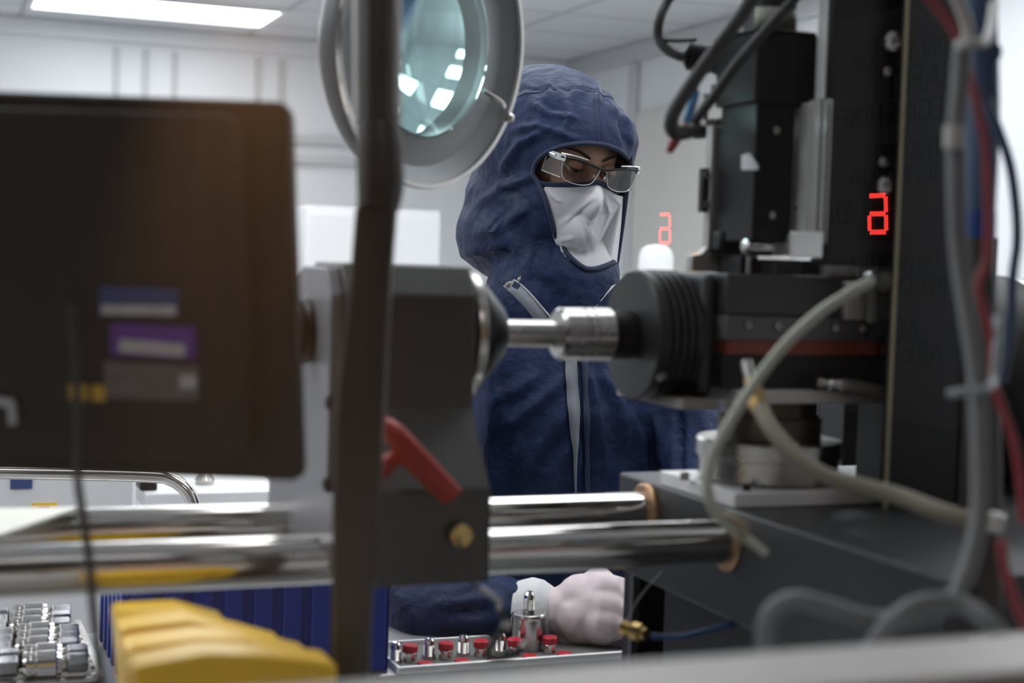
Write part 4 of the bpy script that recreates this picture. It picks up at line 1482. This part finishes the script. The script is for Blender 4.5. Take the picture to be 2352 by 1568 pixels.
open_px = [(1226, 398), (1234, 370), (1258, 350), (1295, 336), (1345, 330), (1392, 334), (1424, 348), (1446, 372), (1458, 405), (1458, 440),
           (1448, 480), (1438, 520), (1428, 560), (1421, 588), (1396, 606), (1355, 614), (1322, 600), (1286, 560), (1268, 510), (1254, 460), (1240, 428)]
mask_px = [(1249, 432), (1275, 430), (1310, 430), (1345, 428), (1372, 425), (1392, 433), (1418, 448), (1452, 458), (1450, 500), (1440, 540), (1430, 586),
           (1402, 612), (1355, 620), (1318, 606), (1280, 564), (1262, 514), (1249, 470)]

hood_strokes = [
    ([(1185, 300), (1240, 290), (1330, 325)], 9, .0035), ([(1150, 400), (1200, 330), (1262, 300)], 10, .004),
    ([(1100, 470), (1150, 430), (1232, 400)], 11, .005), ([(1080, 545), (1150, 510), (1225, 470)], 10, .005),
    ([(1060, 585), (1140, 560), (1240, 545)], 11, .006), ([(1090, 360), (1130, 300), (1180, 240)], 9, .003),
    ([(1400, 240), (1440, 290), (1455, 350)], 8, .0035), ([(1300, 230), (1310, 270), (1290, 310)], 7, .0025),
    ([(1120, 430), (1180, 440), (1245, 500)], 8, -.003), ([(1130, 620), (1200, 600), (1280, 620)], 10, .004),
    ([(1240, 620), (1300, 650), (1330, 690)], 8, .004), ([(1400, 620), (1380, 660), (1350, 690)], 8, .004),
    ([(1110, 500), (1170, 520), (1240, 600)], 9, .003), ([(1445, 260), (1466, 300), (1468, 350)], 6, .003),
    ([(1220, 240), (1260, 262), (1330, 275)], 8, .0025), ([(1420, 230), (1425, 290), (1440, 340)], 6, -.0022)]


def ridged(v):
    return 1 - abs(noise.noise(v)) * 2


def hood_disp(p, d):
    q = PX(p)
    s = 2.3 * strokes_disp(p, hood_strokes)
    s += .0032 * (noise.noise(p * 16)) + .0016 * noise.noise(V((p.x * 45, p.y * 45, p.z * 22)))
    s += .0012 * ridged(V((p.x * 30 + p.z * 18, p.y * 30, p.z * 26)))
    # gathers around the crown seam
    dl = q[1] - (206 + .00052 * (q[0] - 1290) ** 2 * (1 if q[0] > 1290 else .25))
    s += .0022 * sin(q[0] / 6.0 + 1.5 * sin(q[0] / 17.0)) * exp(-(dl / 22.0) ** 2)
    s -= .0024 * exp(-(dl / 5.0) ** 2)
    return s


mb, rim = polar_patch(open_px, (1350, 470), hood_r, 150, True, hood_disp, s_pow=.85)
# keep only the part above the collar
hood = part('hood', mb, NAVY, pe, sharp=80, solid=.0016)
hem = [p for p in rim[::4]]
part('hem', MB().tube([HC + (p - HC) * 1.004 for p in hem + hem[:1]], .0042, 10, smooth=3, cap=False), NAVYD, hood)
# seams
seam = [(1172, 236), (1200, 222), (1240, 212), (1290, 207), (1340, 208), (1372, 214), (1408, 228), (1438, 246), (1462, 270)]


def on_hood(px, py, o=1.0):
    h = hit(px, py, hood_r)
    if h is None:
        return None
    d = (h - HC).normalized()
    return h + d * (hood_disp(h, d) + .0008 * o)


sm = [on_hood(a + 0, b) for a, b in [(q.x, q.y) for q in catmull([V((*s, 0)) for s in seam], 5)]]
sm = [s for s in sm if s]
part('crown_seam', MB().tube(sm, .0012, 6, smooth=1), THREAD, hood)
for off in (0, 11):
    sm = [on_hood(1363 + off + (y - 212) * .07, y) for y in range(214, 326, 5)]
    sm = [s for s in sm if s]
    part('front_seam', MB().tube(sm, .0008, 6, smooth=1), THREAD, hood)

# mask
mstrokes = [([(1372, 440), (1330, 480), (1280, 520)], 7, .003), ([(1388, 450), (1402, 500), (1420, 555)], 5, .004),
            ([(1262, 440), (1280, 458), (1290, 462)], 5, .002), ([(1310, 440), (1340, 446), (1372, 446)], 5, -.002),
            ([(1284, 552), (1305, 548), (1318, 545)], 5, .0025), ([(1325, 560), (1332, 585), (1345, 608)], 4, .0022),
            ([(1385, 545), (1386, 575), (1375, 602)], 4, .0018), ([(1355, 560), (1356, 590), (1352, 610)], 4, -.0015),
            ([(1400, 445), (1422, 465), (1432, 480)], 5, .002), ([(1330, 500), (1345, 540), (1350, 570)], 7, -.002),
            ([(1300, 520), (1340, 480), (1370, 465)], 6, -.002)]


def mask_disp(p, d):
    return strokes_disp(p, mstrokes) + .0008 * noise.noise(p * 40)


mb, mrim = polar_patch(mask_px, (1345, 510), mask_r, 44, False, mask_disp)
msk = part('face_mask', mb, MASKM, pe, sharp=80, solid=.0012)
top_i = [hit(a, b, mask_r) for a, b in ((1238, 420), (1262, 424), (1300, 424), (1340, 423), (1370, 419), (1392, 427), (1420, 441), (1455, 449))]
part('nose_band', MB().tube([HC + (q - HC) * 1.006 for q in top_i if q], .0052, 10, flat=.5), NAVYD, msk)


# head
def hl(p):
    return HC + RH @ V(p)


hd = MB()
n, m = 112, 80
vs, fs = [], []
for i in range(m + 1):
    t = pi * i / m
    for k in range(n):
        a = 2 * pi * k / n
        x, y, z = sin(t) * cos(a), sin(t) * sin(a), cos(t)
        X, Y, Z = .072 * x, .088 * y, .112 * z
        if z < 0:
            X *= 1 - .25 * z * z
            Y *= 1 - .10 * z * z
        Y += .005
        if y < -.1:
            f = min(1, -y * 1.6)
            g = lambda cx, cz, sx, sz: exp(-((X - cx) / sx) ** 2 - ((Z - cz) / sz) ** 2)
            e = 0
            for sgn in (-1, 1):
                e -= .0105 * g(sgn * .031, -.001, .016, .012)       # eye sockets
                e += .0040 * g(sgn * .030, .022, .022, .008)        # brow ridge
                e += .0030 * g(sgn * .040, -.040, .016, .018)       # cheek
            e += .013 * g(0, -.018, .0075, .022) + .014 * g(0, -.040, .012, .011)
            e += .003 * g(0, -.072, .02, .006) - .002 * g(0, -.078, .02, .003) + .003 * g(0, -.084, .017, .006)
            e += .006 * g(0, -.108, .02, .014)
            Y -= e * f
        vs.append(hl((X, Y, Z)))
for i in range(m):
    for k in range(n):
        k2 = (k + 1) % n
        fs.append((i * n + k, (i + 1) * n + k, (i + 1) * n + k2, i * n + k2))
hd.add(vs, fs)
# ears, neck and trunk under the clothes
for sgn in (-1, 1):
    hd.ball(hl((sgn * .074, .012, -.012)), (.007, .016, .03), 16)
nb = V((HC.x, HC.y + .05, HC.z - .235))
hd.tube([hl((0, .02, -.06)), nb], .048, 24, smooth=1)
sec = [(nb.z + .01, .05, .05, 0), (nb.z - .03, .12, .07, .0), (nb.z - .12, .15, .09, .01), (nb.z - .3, .125, .085, .02), (.95, .15, .10, .03)]
tv, tf = [], []
for (z, rx, ry, dy) in sec:
    for k in range(32):
        a = 2 * pi * k / 32
        tv.append(V((nb.x + rx * cos(a), nb.y + dy + ry * sin(a), z)))
for i in range(len(sec) - 1):
    for k in range(32):
        k2 = (k + 1) % 32
        tf.append((i * 32 + k, i * 32 + k2, (i + 1) * 32 + k2, (i + 1) * 32 + k))
hd.add(tv, tf)
part('body', hd, SKIN, pe, sharp=80)
EY = -.0765
for sgn in (-1, 1):
    c = V((sgn * .0312, EY, .000))
    ey = MB().ball(hl(c), .0118, 24, R=RH)
    e_ = part('eye', ey, EYEW, pe)
    gd = V((-.05, -1, -.38)).normalized()
    ic = hl(c + gd * .0088)
    gw = RH @ gd
    part('iris', MB().lathe(ic, gw, [(0, .0052), (.0026, .0044), (.0031, .002), (.0032, .0)], 24), IRIS, e_)
    # lids: upper covers most of the eye (looking down)
    lid = MB()
    vs, fs = [], []
    na, nb_ = 24, 10
    for rr, (t0, t1) in ((.0131, (8, 98)), (.0131, (122, 150))):
        vs, fs = [], []
        for i in range(na + 1):
            a = pi * i / na
            for j in range(nb_ + 1):
                t = radians(t0 + (t1 - t0) * j / nb_)
                q = V((cos(a) * rr, -sin(t) * sin(a) * rr, cos(t) * sin(a) * rr))
                vs.append(hl(c + q))
        for i in range(na):
            for j in range(nb_):
                o = i * (nb_ + 1) + j
                fs.append((o, o + 1, o + nb_ + 2, o + nb_ + 1))
        lid.add(vs, fs)
    part('eyelid', lid, SKIN, e_, sharp=80)
    ls = []
    for i in range(2, na - 1):
        a = pi * i / na
        t = radians(99)
        ls.append(hl(c + V((cos(a), -sin(t) * sin(a), cos(t) * sin(a))) * .0134))
    part('lash_line', MB().tube(ls, .0011, 6, smooth=1), BROW, e_)
    # brow on the ridge
    bpts = []
    for i in range(9):
        s = i / 8
        x = sgn * (.012 + .036 * s)
        z = .0185 + .0075 * sin(s * 2.3) - .001
        # surface depth
        yy = -.088 * sqrt(max(0, 1 - (x / .072) ** 2 - (z / .112) ** 2)) + .005 - .0048
        bpts.append(hl((x, yy, z)))
    part('eyebrow', MB().tube(bpts, [.0022, .0030, .0030, .0026, .0016, .0008], 8, smooth=2, flat=.55), BROW, pe)

# safety glasses
gl = part('safety_glasses', MB().tube([hl(p) for p in ((-.071, -.092, .015), (-.068, -.102, .016), (-.045, -.1105, .0165), (-.018, -.114, .0125), (0, -.115, .0095), (.018, -.114, .0125), (.045, -.1105, .0165), (.068, -.102, .016), (.071, -.092, .015))],
          .0022, 10, flat=1.0), BLACKM, pe, label='safety glasses with dark brow bar and clear side shields')
for sgn in (-1, 1):
    outl = []
    for (x, z) in ((.0075, .0095), (.010, -.004), (.016, -.0155), (.030, -.0205), (.048, -.0205), (.060, -.0165), (.0655, -.004), (.066, .010), (.060, .0155), (.045, .0165), (.025, .0135)):
        outl.append((sgn * x, z))
    lo_ = catmull([V((x, 0, z)) for x, z in outl], 4, closed=True)
    def gy(x):
        return -.1155 + .0135 * (abs(x) / .066) ** 2.6
    P = [hl((p.x, gy(p.x), p.z)) for p in lo_]
    cpt = hl((sgn * .037, gy(.037) - .001, -.002))
    mbx = MB()
    mbx.add(P + [cpt], [(i, (i + 1) % len(P), len(P)) for i in range(len(P))])
    part('lens', mbx, SPECL, gl, sharp=80)
    part('lens_rim', MB().tube(P + P[:1], .0008, 8, smooth=1, cap=False), FRAMEM, gl)
    # temple block, arm and shield
    part('temple', MB().prism([hl(p) for p in ((sgn * .066, -.106, .010), (sgn * .0745, -.098, .010), (sgn * .0765, -.070, .009), (sgn * .0765, -.070, .017), (sgn * .0745, -.098, .020), (sgn * .066, -.106, .020))], RH @ V((0, .004, 0)))
         .tube([hl((sgn * .0755, -.09, .0145)), hl((sgn * .0775, -.03, .012)), hl((sgn * .076, .02, .006))], .0026, 8, smooth=2), FRAMEM, gl, bevel=.0006)
    sv = [hl(p) for p in ((sgn * .067, -.102, .012), (sgn * .0765, -.062, .009), (sgn * .077, -.060, -.018), (sgn * .066, -.103, -.016))]
    part('side_shield', MB().add(sv, [(0, 1, 2, 3)]), SHIELD, gl)
    part('shield_edge', MB().tube([sv[1], sv[2], sv[3]], .0009, 8, smooth=1), FRAMEM, gl)
    part('top_clip', MB().tube([hl((sgn * .030, -.1135, .0195)), hl((sgn * .052, -.109, .0215)), hl((sgn * .071, -.098, .0205))], .0014, 8, smooth=2), FRAMEM, gl)
    part('nose_pad', MB().ball(hl((sgn * .010, -.108, -.006)), (.0022, .003, .0045), 12, R=RH), FRAMEM, gl)

# coverall: union of lofts, remeshed into one skin, then creased
B0 = V((HC.x, HC.y + .055, 0))
cz = nb.z


def loft(mb, secs, n=40):
    vs, fs = [], []
    for (c, ux, uy) in secs:
        for k in range(n):
            a = 2 * pi * k / n
            vs.append(V(c) + V(ux) * cos(a) + V(uy) * sin(a))
    for i in range(len(secs) - 1):
        for k in range(n):
            k2 = (k + 1) % n
            fs.append((i * n + k, i * n + k2, (i + 1) * n + k2, (i + 1) * n + k))
    fs.append(tuple(range(n))[::-1])
    fs.append(tuple((len(secs) - 1) * n + k for k in range(n)))
    mb.add(vs, fs)


def limb(mb, pts, rs, n=28):
    P = catmull([V(p) for p in pts], 6)
    mb.tube(P, [lerp_list(rs, i / (len(P) - 1)) for i in range(len(P))], n, smooth=1)
    mb.ball(P[0], rs[0], 20)
    mb.ball(P[-1], rs[-1], 20)


cv = MB()
X = RY @ V((1, 0, 0))
Yv = RY @ V((0, 1, 0))
zsh = cz - .02
tors = [(zsh + .045, .075, .078, .0), (zsh + .02, .105, .085, .0), (zsh - .02, .165, .10, .0), (zsh - .07, .19, .118, .0), (zsh - .16, .195, .135, -.005),
        (zsh - .28, .215, .135, .0), (zsh - .40, .222, .135, .01), (zsh - .52, .21, .14, .02), (zsh - .62, .165, .125, .03)]
secs = []
for (z, rx, ry, dy) in tors:
    secs.append((B0 + Yv * dy + V((0, 0, z)), X * rx, Yv * ry))
loft(cv, secs, 56)
for sgn in (-1, 1):
    hip = B0 + X * sgn * .085 + Yv * .03
    limb(cv, [hip + V((0, 0, zsh - .58)), hip + X * sgn * .01 + V((0, 0, .50)), hip + X * sgn * .01 + Yv * .0 + V((0, 0, .12))], [.105, .085, .075])
SR = B0 - X * .175 + V((0, 0, zsh - .055))
SLf = B0 + X * .175 + V((0, 0, zsh - .055))
ER = W(985, 1398, 2.18)
WRr = W(1188, 1408, 2.11)
EL = W(1612, 1090, 2.50)
WL = W(1660, 1445, 2.17)
limb(cv, [SR, (SR + ER) / 2 - X * .01, ER, (ER + WRr) / 2, WRr], [.072, .068, .064, .060, .046])
limb(cv, [SLf, (SLf + EL) / 2 + X * .02, EL, (EL + WL) / 2 + V((0, 0, 0)), WL], [.072, .064, .060, .054, .042])
me = bpy.data.meshes.new('tmp')
me.from_pydata(cv.v, [], cv.f)
tmp = bpy.data.objects.new('tmp', me)
col.objects.link(tmp)
rm = tmp.modifiers.new('r', 'REMESH')
rm.mode = 'VOXEL'
rm.voxel_size = .0075
sm_ = tmp.modifiers.new('s', 'SMOOTH')
sm_.iterations = 6
dg = bpy.context.evaluated_depsgraph_get()
me2 = bpy.data.meshes.new_from_object(tmp.evaluated_get(dg))
bpy.data.objects.remove(tmp)
body_strokes = [
    ([(1300, 860), (1230, 930), (1130, 1000)], 14, .010), ([(1300, 930), (1250, 1010), (1180, 1110)], 12, .010),
    ([(1240, 860), (1180, 900), (1100, 930)], 12, .007), ([(1310, 1010), (1270, 1090), (1240, 1160)], 12, .008),
    ([(1380, 860), (1420, 930), (1440, 1040)], 13, .012), ([(1345, 850), (1365, 930), (1390, 1080)], 10, .010),
    ([(1430, 930), (1470, 1010), (1480, 1120)], 12, .009), ([(1500, 940), (1520, 1020), (1515, 1120)], 12, .008),
    ([(1560, 920), (1562, 1000), (1556, 1130)], 8, -.014), ([(1600, 940), (1620, 980), (1640, 1040)], 9, .007),
    ([(1345, 980), (1350, 1060), (1352, 1150)], 9, -.008), ([(1200, 1020), (1150, 1080), (1130, 1140)], 12, .007),
    ([(1010, 1390), (1080, 1380), (1170, 1370)], 10, .006), ([(1005, 1405), (1090, 1402), (1130, 1404)], 5, -.006),
    ([(1000, 1440), (1080, 1430), (1170, 1420)], 10, .005), ([(1120, 1340), (1170, 1370), (1200, 1400)], 10, -.006)]
me2.calc_loop_triangles()
nrm = [v.normal.copy() for v in me2.vertices]
for i, v in enumerate(me2.vertices):
    p = v.co
    nv = nrm[i]
    s = .006 * noise.noise(V((p.x * 9, p.y * 9, p.z * 5))) + .004 * ridged(V((p.x * 14 + p.z * 5, p.y * 14, p.z * 7)))
    s += .0016 * noise.noise(V((p.x * 50 + p.z * 20, p.y * 50, p.z * 26)))
    if nv.dot(V((0, -1, 0))) > -.2:
        s += strokes_disp(p, body_strokes)
    v.co = p + nv * s
mbv = MB()
mbv.v = [v.co.copy() for v in me2.vertices]
mbv.f = [tuple(p.vertices) for p in me2.polygons]
mbv.m = [0] * len(mbv.f)
from mathutils.bvhtree import BVHTree
bvh = BVHTree.FromPolygons(mbv.v, mbv.f)
suit = part('coverall', mbv, NAVY, pe, sharp=80)


def on_suit(px, py, o=.002):
    r = ray(px, py).normalized()
    h = bvh.ray_cast(CAM, r)
    if h[0] is None:
        return None
    return h[0] + h[1] * o


def tape(pxl, m, nm, parent, o=.003, k=6):
    """a flat strip laid on the suit; pxl = (left px, right px, py)"""
    vs, fs = [], []
    rows = [V((a, b, c)) for a, b, c in pxl]
    rows = catmull(rows, k)
    cnt = 0
    for rrow in rows:
        A, B_ = on_suit(rrow.x, rrow.z, o), on_suit(rrow.y, rrow.z, o)
        if A is None or B_ is None:
            continue
        mid = on_suit((rrow.x + rrow.y) / 2, rrow.z, o * 1.6) or (A + B_) / 2
        vs += [A, mid, B_]
        cnt += 1
    for i in range(cnt - 1):
        fs += [(3 * i, 3 * i + 1, 3 * i + 4, 3 * i + 3), (3 * i + 1, 3 * i + 2, 3 * i + 5, 3 * i + 4)]
    return part(nm, MB().add(vs, fs), m, parent, sharp=80, solid=.0012)


tape([(1296, 1322, 815), (1298, 1325, 880), (1303, 1330, 940), (1309, 1328, 1000), (1314, 1325, 1040), (1318, 1322, 1120), (1318, 1322, 1160)], ZIP, 'zip_tape', suit)
tape([(1332, 1346, 820), (1336, 1352, 900), (1338, 1354, 1000), (1340, 1356, 1150)], NAVYD, 'zip_flap', suit, .004)
# collar zip running diagonally over the hood's cape and snaps
def on_any(px, py, o=.003):
    a = on_suit(px, py, o)
    b_ = on_hood(px, py, 3)
    c = [q for q in (a, b_) if q is not None]
    return min(c, key=lambda q: (q - CAM).length) - ray(px, py).normalized() * .002 if c else None


za = [((1158, 652), (1182, 638)), ((1178, 672), (1202, 655)), ((1205, 700), (1226, 680)), ((1232, 730), (1252, 708)), ((1250, 752), (1270, 728)), ((1272, 790), (1292, 762))]
vs, fs = [], []
for a_, b_ in za:
    qa, qb = on_any(*a_), on_any(*b_)
    vs += [qa, qb]
for i in range(len(za) - 1):
    fs.append((2 * i, 2 * i + 1, 2 * i + 3, 2 * i + 2))
part('collar_zip', MB().add(vs, fs), ZIP, suit, solid=.0015, sharp=80)
part('zip_teeth', MB().tube([v + V((0, -.001, 0)) for v in vs[1::2]], .0014, 6, smooth=3), FRAMEM, suit)
vs, fs = [], []
for a_, b_ in (((1404, 652), (1412, 646)), ((1384, 680), (1392, 672)), ((1364, 704), (1372, 698))):
    qa, qb = on_any(*a_), on_any(*b_)
    vs += [qa, qb]
part('collar_zip', MB().add(vs, [(0, 1, 3, 2), (2, 3, 5, 4)]), CUFF, suit, solid=.0015)
for px, py in ((1172, 650), (1199, 639)):
    q = on_any(px, py, .004)
    dn = (CAM - q).normalized()
    part('snap', MB().lathe(q - dn * .002, dn, [(0, .0062), (.002, .0062), (.0028, .0052), (.0026, .0035), (.0034, .0028), (.0034, 0)], 24), STEEL, suit)

# gloved hands
def glove(wr, dirv, upv_, sideS, cur, label, k=1.0):
    """hand: wrist point, pointing direction, back-of-hand normal, thumb side sign"""
    d = dirv.normalized()
    u = (upv_ - d * upv_.dot(d)).normalized()
    s = d.cross(u) * sideS
    g = MB()
    def Q(a, b, c):
        return wr + d * a * k + s * b * k + u * c * k
    # palm as blended balls
    for (a, b, c, r) in ((0, 0, 0, .032), (.02, 0, .002, .036), (.045, .012, .004, .036), (.045, -.012, .004, .036), (.075, .024, .004, .029), (.078, .004, .006, .030), (.078, -.016, .005, .029), (.070, -.030, .0, .026),
                         (.06, 0, .0, .038)):
        g.ball(Q(a, b, c), r * k, 18)
    fl = [(.098, .031, .040, .0128), (.104, .011, .045, .0132), (.100, -.010, .042, .0128), (.090, -.030, .034, .0118)]
    for i, (a, b, L_, r) in enumerate(fl):
        th = cur[i]
        p0 = Q(a - .02, b, 0)
        p1 = Q(a, b, 0)
        a1 = radians(th[0])
        p2 = p1 + (d * cos(a1) - u * sin(a1)) * L_ * k
        a2 = a1 + radians(th[1])
        p3 = p2 + (d * cos(a2) - u * sin(a2)) * L_ * .66 * k
        a3 = a2 + radians(th[2])
        p4 = p3 + (d * cos(a3) - u * sin(a3)) * L_ * .5 * k
        g.tube([p0, p1, p2, p3, p4], [r * 1.25 * k, r * 1.15 * k, r * 1.05 * k, r * k, r * .85 * k], 14, smooth=1)
        for q, rr in ((p1, 1.15), (p2, 1.08), (p3, 1.0), (p4, .86)):
            g.ball(q, r * rr * k, 14)
    # thumb from the side of the palm near its base
    t0, t1, t2, t3 = Q(.018, .030, -.010), Q(.045, .050, -.024), Q(.075, .052, -.036), Q(.098, .044, -.042)
    g.tube([t0, t1, t2, t3], [.018 * k, .0165 * k, .0145 * k, .012 * k], 14, smooth=1)
    for q, rr in ((t0, .018), (t1, .0165), (t2, .0148), (t3, .0122)):
        g.ball(q, rr * k, 14)
    me = bpy.data.meshes.new('tmp')
    me.from_pydata(g.v, [], g.f)
    tmp = bpy.data.objects.new('tmp', me)
    col.objects.link(tmp)
    rm = tmp.modifiers.new('r', 'REMESH')
    rm.mode = 'VOXEL'
    rm.voxel_size = .0028
    s2 = tmp.modifiers.new('s', 'SMOOTH')
    s2.iterations = 9
    dg = bpy.context.evaluated_depsgraph_get()
    m2 = bpy.data.meshes.new_from_object(tmp.evaluated_get(dg))
    bpy.data.objects.remove(tmp)
    nn = [v.normal.copy() for v in m2.vertices]
    o = MB()
    for i, v in enumerate(m2.vertices):
        p = v.co
        q = V((p.dot(d), p.dot(s), p.dot(u)))
        ds = .0012 * ridged(V((q.x * 55, q.y * 22 + q.x * 20, q.z * 55))) + .0012 * noise.noise(p * 45)
        o.v.append(p + nn[i] * ds)
    o.f = [tuple(p.vertices) for p in m2.polygons]
    o.m = [0] * len(o.f)
    return part('glove', o, GLOVE, pe, sharp=80, label=label)


G0 = W(1268, 1412, 2.10)
hdir = W(1392, 1392, 2.07) - G0
glove(G0, hdir, V((-.25, -.85, .60)), 1, [(52, 32, 20), (56, 34, 20), (58, 36, 22), (60, 38, 22)], 'pale pink glove with fingers resting on the tray', 1.0)
part('cuff', MB().tube([WRr, WRr + (G0 - WRr) * .4, WRr + (G0 - WRr) * .75, G0 + hdir * .05], [.044, .050, .047, .036], 32, smooth=4), CUFF, pe, sharp=80, label='white knit cuff')
glove(W(1668, 1468, 2.12), W(1600, 1480, 2.02) - W(1668, 1462, 2.12), V((.1, -.3, 1)), -1, [(30, 40, 30)] * 4, 'pale pink glove behind the control box', 1.0)
part('cuff', MB().tube([WL, W(1664, 1458, 2.14)], [.043, .037], 32, smooth=1), CUFF, pe, sharp=80)
for sgn in (-1, 1):
    f = B0 + X * sgn * .095
    part('overboot', MB().ball(V((f.x, f.y - .05, .045)), (.055, .135, .045), 24).cyl((f.x, f.y + .01, .04), (f.x, f.y + .02, .20), .06, .078), mat('white_overboot', (.6, .6, .6), .7), pe)

# ============================================================ render settings
sc.view_settings.view_transform = 'Standard'
sc.view_settings.look = 'None'
sc.view_settings.exposure = 0.0
sc.view_settings.gamma = 1.0
sc.view_settings.use_curve_mapping = False
sc.cycles.max_bounces = 8
sc.cycles.transparent_max_bounces = 12
sc.cycles.use_denoising = True
sc.cycles.sample_clamp_indirect = 6
sc.cycles.caustics_reflective = False
sc.cycles.caustics_refractive = False
